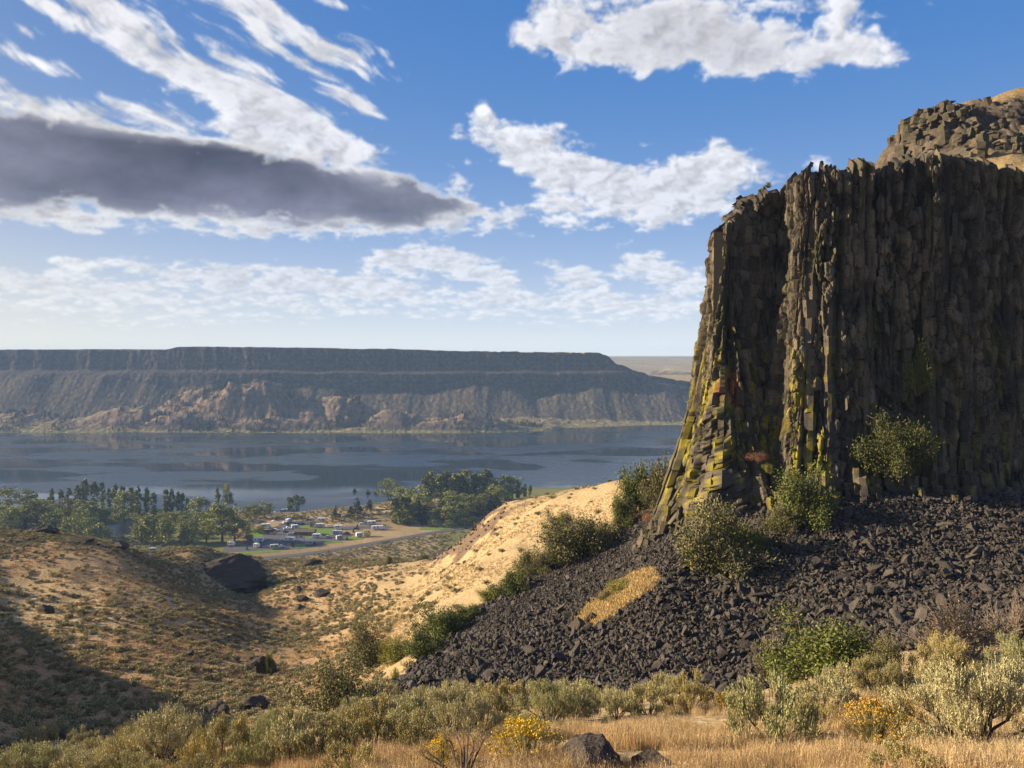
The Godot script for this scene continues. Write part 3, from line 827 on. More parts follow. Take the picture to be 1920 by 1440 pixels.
# ---------------------------------------------------------------- far side of the lake
func curve(list: Array, x: float) -> float:
	if x <= list[0][0]: return list[0][1]
	for i in list.size() - 1:
		if x < list[i + 1][0]:
			return lerpf(list[i][1], list[i + 1][1], sm(0, 1, (x - list[i][0]) / (list[i + 1][0] - list[i][0])))
	return list[-1][1]

var rim_line := [[-1740.7, 154.7], [-786.9, 155.2], [-741.6, 161.5], [-548.4, 159.9], [-310.0, 156.3], [-71.5, 151.0], [193.1, 147.9], [205.1, 143.2], [238.4, 121.1], [286.1, 105.3], [315.9, 93.8], [405.4, 83.3], [643.8, 81.2]]
var wall_line := [[-1613.5, 1665], [-508.4, 1655], [-66.3, 1650], [187.9, 1648], [353.7, 1650], [596.8, 1700]]
var shore_line := [[-1447.3, 1452], [-951.6, 1452], [-505.6, 1448], [-257.7, 1442], [-29.7, 1452], [49.6, 1490], [138.8, 1560], [317.2, 1610], [535.3, 1680]]
var mounds := [[-504.1, 1535, 175, 45, 76.5], [-600.8, 1545, 110, 40, 62.6], [-328.3, 1530, 80, 38, 53.0], [-376.1, 1515, 90, 30, 33.5], [-222.2, 1505, 70, 28, 31.1], [-80.5, 1500, 80, 30, 23.4], [-140.0, 1490, 60, 20, 15.1], [0.0, 1500, 70, 22, 5.0], [-728.8, 1530, 120, 40, 32.5], [-821.0, 1510, 150, 40, 13.5], [-944.6, 1530, 120, 50, 22.2], [-624.1, 1500, 90, 25, 24.4], [-440.0, 1490, 120, 22, 20.1], [-267.4, 1475, 60, 14, 6.3], [102.7, 1530, 50, 16, 5.0]]

func bench(x: float, d: float, ds: float) -> float:
	var k := clampf((d - ds) / 150.0, 0.0, 1.0)
	var y := -1.5 + 13.0 * pow(k, 0.8)
	var rid := 1.0 - absf(n_b.get_noise_2d(x * 0.6, d * 0.8)) * 1.6
	var best := 0.0
	for m in mounds:
		var q := Vector2((x - m[0]) / m[2], (d - m[1]) / m[3]).length_squared()
		if q < 2.3: best = maxf(best, m[4] * (1.0 - sm(0.0, 1.5, sqrt(q))) * (0.8 + 0.22 * rid + 0.12 * n_b.get_noise_2d(x * 2.5, d * 2.5)) * 1.15)
	y += best * sm(0.0, 0.15, k + 0.02)
	return y + n_b.get_noise_2d(x * 2.0, d * 2.0) * 3.5 * sm(0.05, 0.4, k)

func build_canyon() -> void:
	var pts := PackedVector3Array()
	var cols := PackedColorArray()
	var nu := 760
	var bench_n := 70
	var rows := 0
	var strips := []
	for i in nu:
		var x := -1500.0 + i * 3.0
		var ds := curve(shore_line, x)
		var rim := curve(rim_line, x) + 1.3 * n_b.get_noise_2d(x * 3.0, 800.0) - 2.2 * sm(0.25, 0.5, n_b.get_noise_2d(x * 1.6, 850.0))
		var wide := maxf(14.0, curve(wall_line, x) - ds)
		var gentle := 1.0 - sm(-900.0, -480.0, x)
		var col := []
		var grass := Vector3(0.30, 0.245, 0.135)
		var rock := Vector3(0.105, 0.086, 0.074)
		var slope := Vector3(0.088, 0.078, 0.064)
		for j in bench_n:
			var d := ds - 6.0 + (wide + 6.0) * j / (bench_n - 1)
			var y := bench(x, d, ds)
			var dy := bench(x, d + 3.0, ds) - y
			var flat := 1.0 - sm(0.9, 2.6, absf(dy))
			var kk := clampf(flat * 0.6 + n_c.get_noise_2d(x * 0.5, d * 0.5) * 0.8, 0.0, 1.0)
			var cc := rock.lerp(grass, kk)
			cc = cc.lerp(Vector3(0.22, 0.165, 0.125).lerp(grass, kk * 0.7), sm(10.0, 20.0, y))
			if y < 4.0: cc = cc.lerp(Vector3(0.26, 0.25, 0.10), 0.5)
			col.append([d, y, cc])
		var d0: float = ds + wide
		var y0: float = col[-1][1]
		var cone := 0.5 + 0.45 * n_b.get_noise_2d(x * 0.45, 3.0)
		var ht := maxf(y0 + 4.0, minf(rim - 22.0, lerpf(88.0, 44.0, clampf(cone, 0.0, 1.0)) + gentle * 22.0))
		var flute := n_b.get_noise_2d(x * 1.3, 300.0) * 3.0 + n_b.get_noise_2d(x * 4.5, 500.0) * 0.8
		var d1 := d0 + 85.0
		for j in 16:
			var t := (j + 1) / 16.0
			var w := n_b.get_noise_2d(x * 1.5, t * 60.0) * 4.0
			col.append([lerpf(d0, d1, t) + flute * t * 0.5, lerpf(y0, ht, pow(t, 1.12)) + w * 0.6, slope.lerp(grass, clampf(n_c.get_noise_2d(x * 0.3, t * 40.0) * 0.7, 0.0, 0.5))])
		var ledge := minf(rim - 14.0, maxf(ht + 6.0, 103.0 + 3.0 * n_b.get_noise_2d(x, 20.0)))
		var lean := lerpf(5.0, 18.0, gentle)
		for j in 14:
			var t := (j + 1) / 14.0
			var w := n_c.get_noise_2d(x * 0.25, t * 6.0) * 2.0 * sin(t * PI)
			col.append([d1 + flute + lean * t + w, lerpf(ht, ledge, t), rock * (0.9 + 0.35 * n_c.get_noise_2d(x * 0.16, t * 1.5) + 0.35 * n_c.get_noise_2d(x * 0.01, t * 20.0))])
		var d2: float = d1 + flute + lean
		var fl2 := n_b.get_noise_2d(x * 1.1, 900.0) * 2.6 + n_b.get_noise_2d(x * 5.0, 700.0) * 0.8
		col.append([d2 + 15.0 + fl2 * 0.4, ledge + 2.0, slope])
		for j in 14:
			var t := (j + 1) / 14.0
			var w := n_c.get_noise_2d(x * 0.25, 50.0 + t * 6.0) * 1.8 * sin(t * PI)
			col.append([d2 + 27.0 + fl2 + lean * t * 0.8 + w, lerpf(ledge + 3.0, rim, t), rock * (1.0 + 0.35 * n_c.get_noise_2d(x * 0.16, 90.0 + t * 1.5) + 0.35 * n_c.get_noise_2d(x * 0.01, 50.0 + t * 20.0))])
		var d3: float = d2 + 27.0 + fl2 + lean * 0.8
		for j in 6:
			var t := (j + 1) / 6.0
			col.append([d3 + 600.0 * t * t, rim + 1.5 * t + n_b.get_noise_2d(x * 1.2, t * 90.0) * 1.6, Vector3(0.36, 0.28, 0.15)])
		rows = col.size()
		strips.append([x, col])
	for j in rows:
		for s in strips:
			var q: Array = s[1][j]
			pts.append(Vector3(s[0], q[1], -q[0]))
			cols.append(Color(q[2].x, q[2].y, q[2].z))
	tag(single("canyon_wall", sheet(pts, cols, nu, rows), M.far_rock), "long dark basalt canyon wall with talus and rocky mounds across the lake", "", "", "structure")
	# the open country beyond, out to the horizon
	pts = PackedVector3Array()
	cols = PackedColorArray()
	var n2 := 120
	for j in n2:
		for i in n2:
			var t := float(j) / (n2 - 1)
			var d := lerpf(1800.0, 4600.0, pow(t, 1.4))
			var x := d * lerpf(-0.75, 0.9, float(i) / (n2 - 1))
			var y := lerpf(56.0, 138.0, sm(0.0, 1.0, (d - 1900.0) / 2700.0)) + n_b.get_noise_2d(x * 0.08, d * 0.2) * 9.0
			var mesa := sm(0.0, 0.3, 1.0 - Vector2((x - 640.0) / 190.0, (d - 2650.0) / 260.0).length()) * 26.0
			y += mesa
			pts.append(Vector3(x, minf(y, 138.5), -d))
			var g := n_a.get_noise_2d(x * 0.2, d * 0.12) * 0.5 + 0.5
			var k := Vector3(0.46, 0.38, 0.23).lerp(Vector3(0.24, 0.21, 0.13), g)
			if mesa > 1.0 and mesa < 25.0: k = Vector3(0.1, 0.085, 0.07)
			cols.append(Color(k.x, k.y, k.z))
	tag(single("plateau", sheet(pts, cols, n2, n2), M.far_rock), "pale dry plateau reaching to the horizon beyond the canyon", "", "", "structure")
	var q := PlaneMesh.new()
	q.size = Vector2(6000, 1330)
	tag(single("lake", q, M.water, Transform3D(Basis(), Vector3(0, 0, -1225))), "calm blue-grey lake below the canyon wall", "", "", "structure")

# ---------------------------------------------------------------- plants
func leaf(v: PackedVector3Array, c: PackedColorArray, p: Vector3, size: float, col: Color, longer := 1.6, dir := Vector3.ZERO) -> void:
	var a := Vector3(rr(-1, 1), rr(-1, 1), rr(-1, 1)).normalized() if dir == Vector3.ZERO else dir
	var b := a.cross(Vector3(rr(-1, 1), rr(-1, 1), rr(-1, 1))).normalized() * size * 0.5
	a *= size * longer * 0.5
	v.append_array([p - a, p + b, p + a, p - a, p + a, p - b])
	for i in 6: c.append(col)

func mixc(a: Color, b: Color) -> Color:
	return a.lerp(b, rng.randf()) * rr(0.8, 1.15)

func tube(v: PackedVector3Array, c: PackedColorArray, p: Vector3, q: Vector3, r0: float, r1: float, col: Color, sides := 5) -> void:
	var d := (q - p).normalized()
	var a := d.cross(Vector3.RIGHT if absf(d.x) < 0.8 else Vector3.UP).normalized()
	var b := d.cross(a)
	for i in sides:
		var t0 := TAU * i / sides
		var t1 := TAU * (i + 1) / sides
		var e := a * cos(t0) + b * sin(t0)
		var f := a * cos(t1) + b * sin(t1)
		v.append_array([p + e * r0, p + f * r0, q + e * r1, p + f * r0, q + f * r1, q + e * r1])
		for k in 6: c.append(col)

# crown of leaf-sized faces gathered in clumps; unit height, standing on y = 0
func tree_kind(kind: String) -> Array:
	var v := PackedVector3Array()
	var c := PackedColorArray()
	var tv := PackedVector3Array()
	var tc := PackedColorArray()
	var bark := Color(0.12, 0.1, 0.08)
	var dark := Color(0.08, 0.1, 0.026)
	var light := Color(0.31, 0.30, 0.07)
	var clumps := []
	match kind:
		"poplar":
			tube(tv, tc, Vector3.ZERO, Vector3(0, 0.9, 0), 0.018, 0.004, bark)
			for i in 40:
				var y := rr(0.1, 0.97)
				var r := 0.115 * sqrt(sin(PI * clampf((y - 0.03) * 0.93 + 0.05, 0.0, 1.0))) * rr(0.4, 1.0)
				var a := rr(0, TAU)
				clumps.append([Vector3(cos(a) * r, y, sin(a) * r), Vector3(0.05, 0.085, 0.05) * rr(0.8, 1.3), 24])
				if i % 4 == 0: tube(tv, tc, Vector3(0, y - 0.12, 0), Vector3(cos(a) * r, y, sin(a) * r), 0.006, 0.002, bark, 3)
			dark = Color(0.045, 0.062, 0.022); light = Color(0.24, 0.235, 0.06)
		"round":
			tube(tv, tc, Vector3.ZERO, Vector3(rr(-0.03, 0.03), 0.5, 0), 0.03, 0.015, bark)
			for i in 34:
				var a := rr(0, TAU)
				var y := rr(0.22, 0.93)
				var r := 0.42 * pow(sin(PI * clampf((y - 0.1) / 0.88, 0.02, 1.0)), 0.6) * sqrt(rng.randf())
				clumps.append([Vector3(cos(a) * r, y, sin(a) * r), Vector3.ONE * rr(0.11, 0.18) * Vector3(1, 0.75, 1), 40])
				if i % 3 == 0: tube(tv, tc, Vector3(0, y * 0.55, 0), Vector3(cos(a) * r, y, sin(a) * r), 0.01, 0.003, bark, 3)
		"willow":
			tube(tv, tc, Vector3.ZERO, Vector3(rr(-0.04, 0.04), 0.6, 0), 0.025, 0.01, bark)
			for i in 30:
				var a := rr(0, TAU)
				var y := rr(0.18, 0.9)
				var r := 0.3 * pow(1.0 - y, 0.3) * rr(0.3, 1.0)
				clumps.append([Vector3(cos(a) * r, y, sin(a) * r), Vector3(0.09, 0.15, 0.09) * rr(0.8, 1.3), 40])
				if i % 4 == 0: tube(tv, tc, Vector3(0, y * 0.6, 0), Vector3(cos(a) * r, y, sin(a) * r), 0.008, 0.002, bark, 3)
		"pine":
			tube(tv, tc, Vector3.ZERO, Vector3(0, 0.97, 0), 0.022, 0.003, bark)
			for i in 46:
				var y := pow(rng.randf(), 1.2) * 0.88 + 0.1
				var a := rr(0, TAU)
				var r := 0.24 * (1.05 - y) * rr(0.5, 1.1)
				clumps.append([Vector3(cos(a) * r, y, sin(a) * r), Vector3(0.075, 0.04, 0.075) * (1.25 - y) * 1.2, 24])
				if i % 3 == 0: tube(tv, tc, Vector3(0, y + 0.02, 0), Vector3(cos(a) * r, y, sin(a) * r), 0.005, 0.002, bark, 3)
			dark = Color(0.02, 0.034, 0.02); light = Color(0.045, 0.06, 0.03)
	for k in clumps:
		var tone := rr(0.75, 1.25)
		for i in k[2]:
			var q := Vector3(rng.randfn(), rng.randfn(), rng.randfn()).normalized() * pow(rng.randf(), 0.4)
			leaf(v, c, k[0] + q * k[1], rr(0.03, 0.052), mixc(dark, light) * tone)
	return [flat_mesh(tv, tc), flat_mesh(v, c)]

# a bush: stems from the base and leaf clumps on an uneven dome; unit width
func bush_kind(dark: Color, light: Color, leaves: int, twiggy: float, tall: float, small := 0.62) -> Array:
	var v := PackedVector3Array()
	var c := PackedColorArray()
	var tv := PackedVector3Array()
	var tc := PackedColorArray()
	var off := rr(0, 900)
	for i in 26:
		var a := rr(0, TAU)
		var up := rr(0.25, 1.4)
		var dir := Vector3(cos(a) * cos(up), sin(up) * tall, sin(a) * cos(up))
		var reach := 0.5 * (0.72 + 0.45 * n_f.get_noise_2d(a * 3.0 + off, up * 4.0)) * rr(0.75, 1.12)
		var tip := dir * reach * 1.05
		var elbow := tip * 0.5 + Vector3(rr(-0.05, 0.05), rr(-0.04, 0.05), rr(-0.05, 0.05))
		var foot := Vector3(cos(a) * 0.06, -0.03, sin(a) * 0.06)
		var wood := Color(0.13, 0.1, 0.08) * rr(0.8, 1.3)
		tube(tv, tc, foot, elbow, 0.011, 0.007, wood, 4)
		tube(tv, tc, elbow, tip, 0.007, 0.002, wood, 4)
		for j in int(6 + twiggy * 30):
			var s := elbow.lerp(tip, rr(-0.4, 1.0))
			var e := s + (dir + Vector3(rr(-1, 1), rr(-0.6, 1), rr(-1, 1)) * 0.9).normalized() * rr(0.05, 0.16)
			tube(tv, tc, s, e, 0.0028, 0.001, wood * 1.3, 3)
		var tone := rr(0.75, 1.25)
		var n := int(leaves / 26.0 / small / small)
		for j in n:
			var s := tip.lerp(elbow, pow(rng.randf(), 1.5) * 1.1)
			var q := Vector3(rng.randfn(), rng.randfn() * 0.85, rng.randfn()) * 0.052
			leaf(v, c, s + q + Vector3(0, 0.01, 0), rr(0.012, 0.026) * small, mixc(dark, light) * tone)
	return [flat_mesh(tv, tc), flat_mesh(v, c)]

# sagebrush seen close: crooked dark stems and upright pale sprigs; unit width
func sage_kind(sprigs: int, tall: float, dead := 0.0, fine := 1.0) -> Array:
	var v := PackedVector3Array()
	var c := PackedColorArray()
	var tv := PackedVector3Array()
	var tc := PackedColorArray()
	var arms := 15 if fine > 0.9 else 26
	var tips := []
	for i in arms:
		var a := TAU * i / arms + rr(-0.3, 0.3)
		var up := rr(0.25, 1.25)
		var dir := Vector3(cos(a) * cos(up), sin(up) * tall, sin(a) * cos(up))
		var p := Vector3(cos(a) * 0.04, -0.04, sin(a) * 0.04)
		var wood := Color(0.075, 0.058, 0.046) * rr(0.8, 1.4)
		var r := 0.017
		for k in 3:
			var q := dir * (0.15 + 0.105 * (k + 1)) * rr(0.85, 1.1) + Vector3(rr(-1, 1), rr(-0.5, 0.6), rr(-1, 1)) * 0.028
			tube(tv, tc, p, q, r, r * 0.66, wood, 5)
			r *= 0.66
			if k > 0: tips.append([q, dir])
			p = q
		for k in 5:
			var q := p + (dir * 0.7 + Vector3(rr(-1, 1), rr(-0.1, 1), rr(-1, 1))).normalized() * rr(0.05, 0.13)
			tube(tv, tc, p.lerp(dir * 0.3, rng.randf() * 0.5), q, 0.004, 0.0015, wood * 1.5, 3)
			tips.append([q, dir])
	for i in sprigs:
		var t: Array = tips[rng.randi() % tips.size()]
		var p: Vector3 = t[0] + Vector3(rng.randfn(), rng.randfn() * 0.6, rng.randfn()) * 0.035
		var dir: Vector3 = (t[1] * 0.45 + Vector3(rr(-0.35, 0.35), 1.0, rr(-0.35, 0.35))).normalized()
		var l := rr(0.05, 0.125) * sqrt(fine)
		var shade := rr(0.75, 1.2)
		var n := 9
		if rng.randf() < dead:
			tube(tv, tc, p, p + dir * l, 0.002, 0.001, Color(0.2, 0.16, 0.12), 3)
			continue
		for k in n:
			var s := p + dir * l * (k + 0.5) / n
			var side := (dir + Vector3(rr(-1, 1), rr(-0.4, 0.8), rr(-1, 1)) * 0.8).normalized()
			leaf(v, c, s + side * 0.008, rr(0.007, 0.011) * fine, mixc(Color(0.30, 0.265, 0.125), Color(0.50, 0.45, 0.24)) * shade, rr(2.8, 4.0), side)
	return [flat_mesh(tv, tc), flat_mesh(v, c)]

# sagebrush seen far off
func far_sage() -> ArrayMesh:
	var v := PackedVector3Array()
	var c := PackedColorArray()
	for i in 9:
		var a := rr(0, TAU)
		var far := rr(0.05, 0.32)
		var m := Vector3(cos(a) * far, rr(0.22, 0.4) - far * 0.25, sin(a) * far)
		var tone := rr(0.75, 1.2)
		for j in 44:
			var q := Vector3(rng.randfn(), rng.randfn() * 0.75, rng.randfn()).normalized() * pow(rng.randf(), 0.35) * 0.17
			leaf(v, c, m + q, rr(0.035, 0.06), mixc(Color(0.22, 0.19, 0.085), Color(0.39, 0.335, 0.165)) * tone, 2.0)
	for i in 6:
		var a := rr(0, TAU)
		tube(v, c, Vector3.ZERO, Vector3(cos(a) * 0.25, 0.3, sin(a) * 0.25), 0.02, 0.01, Color(0.07, 0.055, 0.045), 3)
	return flat_mesh(v, c)

func tuft(blades: int, tall: float, wide: float, thick: float) -> ArrayMesh:
	var v := PackedVector3Array()
	var c := PackedColorArray()
	for i in blades:
		var a := rr(0, TAU)
		var f := Vector3(cos(a), 0, sin(a)) * rr(0, wide * 0.4)
		var lean := Vector3(rr(-1, 1), 0, rr(-1, 1)) * rr(0.1, 0.5)
		var h := tall * rr(0.5, 1.1)
		var s := Vector3(cos(a * 3.1), 0, sin(a * 3.1)) * thick * rr(0.7, 1.2)
		var p := f + Vector3(0, h * 0.6, 0) + lean * h * 0.35
		var q := f + Vector3(0, h, 0) + lean * h * 0.95
		var col := mixc(Color(0.50, 0.40, 0.225), Color(0.68, 0.57, 0.35))
		v.append_array([f - s, f + s, p + s * 0.7, f - s, p + s * 0.7, p - s * 0.7, p - s * 0.7, p + s * 0.7, q])
		for k in 9: c.append(col)
		if rng.randf() < 0.35:
			# a seed head
			leaf(v, c, q, thick * 2.4, col * 1.1, 5.0, (q - p).normalized())
	return flat_mesh(v, c)

# rabbitbrush: thin stems with flat heads of small yellow flowers
func rabbitbrush_kind(yellow: Color, heads: int) -> Array:
	var tv := PackedVector3Array()
	var tc := PackedColorArray()
	var v := PackedVector3Array()
	var c := PackedColorArray()
	for i in heads:
		var a := rr(0, TAU)
		var up := rr(0.5, 1.5)
		var dir := Vector3(cos(a) * cos(up), sin(up), sin(a) * cos(up))
		var tip := dir * rr(0.42, 0.55)
		tube(tv, tc, Vector3(cos(a), 0, sin(a)) * 0.05, tip, 0.005, 0.0025, mixc(Color(0.16, 0.14, 0.06), Color(0.28, 0.24, 0.1)), 3)
		for j in 4:
			leaf(tv, tc, dir * rr(0.2, 0.48) + Vector3(rr(-1, 1), rr(-1, 1), rr(-1, 1)) * 0.02, 0.008, mixc(Color(0.17, 0.17, 0.06), Color(0.3, 0.27, 0.11)), 7.0, (dir + Vector3(rr(-1, 1), rr(0, 1), rr(-1, 1)) * 0.4).normalized())
		var k := rr(0.75, 1.2)
		for j in 20:
			leaf(v, c, tip + Vector3(rng.randfn() * 0.024, rng.randfn() * 0.01, rng.randfn() * 0.024), rr(0.012, 0.022), mixc(yellow, yellow * 0.7) * k, 1.2)
	return [flat_mesh(tv, tc), flat_mesh(v, c)]

func plant(called: String, kind: Array, where: Vector3, size: Vector3, label: String, category: String, group: String, names: Array, mats: Array, turn := -1.0) -> Node3D:
	var o := top(called)
	o.position = where
	o.basis = Basis(Vector3.UP, rr(0, TAU) if turn < 0.0 else turn).scaled(size)
	tag(o, label, category, group)
	for i in 2: part(o, names[i], kind[i], mats[i])
	return o

func on_ground(p: Vector2, sink := 0.05) -> Vector3:
	return Vector3(p.x, height(p.x, p.y) - sink, p.y)

# ---------------------------------------------------------------- the campground
# a side outline (x along, y up) swept across the width, its long edges chamfered
func swept(outline: Array, width: float, chamfer := 0.06) -> ArrayMesh:
	var v := PackedVector3Array()
	var mid := Vector2.ZERO
	for p in outline: mid += p / outline.size()
	var loops := []
	for q in [[-0.5, true], [-0.5, false], [0.5, false], [0.5, true]]:
		var z: float = q[0] * width + (0.0 if q[1] else (chamfer if q[0] < 0 else -chamfer))
		var ring := []
		for p in outline:
			var e: Vector2 = p - (p - mid).normalized() * chamfer if q[1] else p
			ring.append(Vector3(e.x, e.y, z))
		loops.append(ring)
	var n := outline.size()
	for k in 3:
		for i in n:
			var a: Vector3 = loops[k][i]
			var b: Vector3 = loops[k][(i + 1) % n]
			var c: Vector3 = loops[k + 1][i]
			var d: Vector3 = loops[k + 1][(i + 1) % n]
			v.append_array([a, b, c, b, d, c])
	for i in range(1, n - 1):
		v.append_array([loops[0][0], loops[0][i + 1], loops[0][i], loops[3][0], loops[3][i], loops[3][i + 1]])
	var m := flat_mesh(v, PackedColorArray())
	return m

func wheel_mesh(r: float, w: float) -> CylinderMesh:
	var m := CylinderMesh.new()
	m.top_radius = r
	m.bottom_radius = r
	m.height = w
	m.radial_segments = 14
	m.rings = 1
	return m

func slab(x: float, y: float, z: float) -> BoxMesh:
	var m := BoxMesh.new()
	m.size = Vector3(x, y, z)
	return m

func wheels(o: Node3D, xs: Array, r: float, half: float) -> void:
	for x in xs:
		for s in [-1.0, 1.0]:
			var w := part(o, "wheel", wheel_mesh(r, 0.24), M.rubber, Transform3D(Basis(Vector3.RIGHT, PI / 2), Vector3(x, r, s * half)))
			part(w, "rim", wheel_mesh(r * 0.55, 0.26), M.silver)

func panes(o: Node3D, list: Array, half: float) -> void:
	for q in list:
		for s in [-1.0, 1.0]:
			part(o, "window", slab(q[2], q[3], 0.04), M.glass, Transform3D(Basis(), Vector3(q[0], q[1], s * (half + 0.012))))

func trailer(o: Node3D, l: float, body: Material, stripe: Material) -> void:
	var h := l * 0.5
	part(o, "body", swept([Vector2(-h, 0.55), Vector2(-h, 2.85), Vector2(-h + 0.35, 3.15), Vector2(h - 0.9, 3.15), Vector2(h - 0.25, 2.7), Vector2(h, 1.6), Vector2(h - 0.3, 0.55)], 2.5), body)
	part(o, "stripe", slab(l * 0.86, 0.3, 2.54), stripe, Transform3D(Basis(), Vector3(-0.1, 1.05, 0)))
	panes(o, [[-h * 0.6, 2.1, 1.1, 0.7], [h * 0.1, 2.1, 1.3, 0.7], [h * 0.62, 2.15, 0.8, 0.6]], 1.25)
	part(o, "door", slab(0.7, 1.9, 0.05), M.trim, Transform3D(Basis(), Vector3(h * 0.38, 1.6, 1.265)))
	part(o, "air_conditioner", swept([Vector2(-0.5, 0), Vector2(-0.42, 0.3), Vector2(0.3, 0.3), Vector2(0.5, 0)], 0.8), M.white, Transform3D(Basis(), Vector3(0, 3.15, 0)))
	part(o, "hitch", slab(1.3, 0.12, 0.5), M.dark, Transform3D(Basis(), Vector3(h + 0.35, 0.6, 0)))
	part(o, "jack", slab(0.1, 0.6, 0.1), M.dark, Transform3D(Basis(), Vector3(h + 0.85, 0.3, 0)))
	wheels(o, [-0.6, 0.35], 0.36, 1.12)

func motorhome(o: Node3D, l: float, body: Material, stripe: Material) -> void:
	var h := l * 0.5
	part(o, "body", swept([Vector2(-h, 0.5), Vector2(-h, 3.1), Vector2(-h + 0.2, 3.25), Vector2(h - 0.3, 3.25), Vector2(h, 2.9), Vector2(h - 0.1, 2.25), Vector2(h - 1.2, 2.1), Vector2(h - 1.5, 0.5)], 2.45), body)
	part(o, "cab", swept([Vector2(h - 1.7, 0.5), Vector2(h - 1.7, 2.15), Vector2(h - 0.7, 2.1), Vector2(h - 0.1, 1.35), Vector2(h + 0.7, 1.2), Vector2(h + 0.8, 0.5)], 2.1), body)
	part(o, "windscreen", slab(0.05, 0.85, 1.8), M.glass, Transform3D(Basis(Vector3.BACK, 0.68), Vector3(h - 0.36, 1.74, 0)))
	part(o, "stripe", slab(l * 0.7, 0.35, 2.5), stripe, Transform3D(Basis(), Vector3(-h * 0.25, 1.15, 0)))
	panes(o, [[-h * 0.55, 2.2, 1.2, 0.7], [0, 2.2, 1.2, 0.7]], 1.225)
	part(o, "air_conditioner", swept([Vector2(-0.5, 0), Vector2(-0.42, 0.3), Vector2(0.3, 0.3), Vector2(0.5, 0)], 0.8), M.white, Transform3D(Basis(), Vector3(-0.4, 3.25, 0)))
	wheels(o, [-h * 0.45, h - 0.2], 0.4, 1.05)

func car(o: Node3D, kind: String, body: Material) -> void:
	if kind == "pickup":
		part(o, "body", swept([Vector2(-2.7, 0.45), Vector2(-2.75, 1.1), Vector2(1.0, 1.1), Vector2(2.5, 1.05), Vector2(2.75, 0.85), Vector2(2.75, 0.45)], 1.95), body)
		part(o, "cab", swept([Vector2(-0.7, 1.08), Vector2(-0.5, 1.85), Vector2(0.7, 1.85), Vector2(1.4, 1.08)], 1.8), body)
		panes(o, [[0.1, 1.5, 1.2, 0.45]], 0.89)
		part(o, "cargo_bed", slab(1.8, 0.06, 1.6), M.dark, Transform3D(Basis(), Vector3(-1.75, 1.115, 0)))
		wheels(o, [-1.7, 1.75], 0.4, 0.88)
	else:
		part(o, "body", swept([Vector2(-2.2, 0.4), Vector2(-2.25, 1.0), Vector2(0.9, 1.02), Vector2(2.1, 0.9), Vector2(2.3, 0.7), Vector2(2.3, 0.4)], 1.85), body)
		part(o, "cab", swept([Vector2(-2.15, 1.0), Vector2(-1.8, 1.68), Vector2(0.1, 1.7), Vector2(0.95, 1.0)], 1.65), body)
		panes(o, [[-1.15, 1.36, 0.95, 0.42], [-0.1, 1.36, 0.8, 0.42]], 0.82)
		wheels(o, [-1.35, 1.4], 0.35, 0.83)

func boat(o: Node3D, body: Material) -> void:
	var v := PackedVector3Array()
	var ribs := []
	for i in 9:
		var t := i / 8.0
		var w := 1.1 * sqrt(clampf(1.0 - pow(maxf(t - 0.35, 0.0) / 0.65, 2.2), 0.0, 1.0)) + 0.02
		var lift := 0.35 * t * t
		ribs.append([Vector3(-3.2 + 6.4 * t, 1.0 + lift, -w), Vector3(-3.2 + 6.4 * t, 0.1 + lift, -w * 0.6), Vector3(-3.2 + 6.4 * t, -0.15 + lift * 1.2, 0), Vector3(-3.2 + 6.4 * t, 0.1 + lift, w * 0.6), Vector3(-3.2 + 6.4 * t, 1.0 + lift, w)])
	for i in 8:
		for k in 4:
			v.append_array([ribs[i][k], ribs[i + 1][k], ribs[i][k + 1], ribs[i + 1][k], ribs[i + 1][k + 1], ribs[i][k + 1]])
		v.append_array([ribs[i][0] - Vector3(0, 0.15, 0), ribs[i][4] - Vector3(0, 0.15, 0), ribs[i + 1][0] - Vector3(0, 0.15, 0), ribs[i][4] - Vector3(0, 0.15, 0), ribs[i + 1][4] - Vector3(0, 0.15, 0), ribs[i + 1][0] - Vector3(0, 0.15, 0)])
	for k in range(1, 4): v.append_array([ribs[0][0], ribs[0][k], ribs[0][k + 1]])
	part(o, "hull", flat_mesh(v, PackedColorArray()), body)
	part(o, "windscreen", slab(0.06, 0.5, 1.6), M.glass, Transform3D(Basis(Vector3.BACK, 0.5), Vector3(0.6, 1.35, 0)))
	part(o, "motor", swept([Vector2(-0.25, 0), Vector2(-0.3, 0.8), Vector2(0.2, 0.9), Vector2(0.25, 0)], 0.5), M.dark, Transform3D(Basis(), Vector3(-3.3, 0.4, 0)))
	for s in [-1.0, 1.0]: part(o, "seat", swept([Vector2(-0.3, 0), Vector2(-0.3, 0.7), Vector2(-0.15, 0.7), Vector2(0.3, 0.3), Vector2(0.3, 0)], 0.5), M.cream, Transform3D(Basis(), Vector3(-0.6, 0.85, s * 0.45)))

func draped(poly: Array, lift: float, material: Material, called: String, label: String) -> void:
	var flat := PackedVector2Array(poly)
	var ids := Geometry2D.triangulate_polygon(flat)
	var v := PackedVector3Array()
	for i in range(0, ids.size(), 3):
		var a := flat[ids[i]]
		var b := flat[ids[i + 1]]
		var c := flat[ids[i + 2]]
		if (b - a).cross(c - a) > 0.0:
			var t := b
			b = c
			c = t
		v.append_array([Vector3(a.x, 5.0 + lift, a.y), Vector3(c.x, 5.0 + lift, c.y), Vector3(b.x, 5.0 + lift, b.y)])
	var o := single(called, flat_mesh(v, PackedColorArray()), material)
	tag(o, label, "", "", "structure")

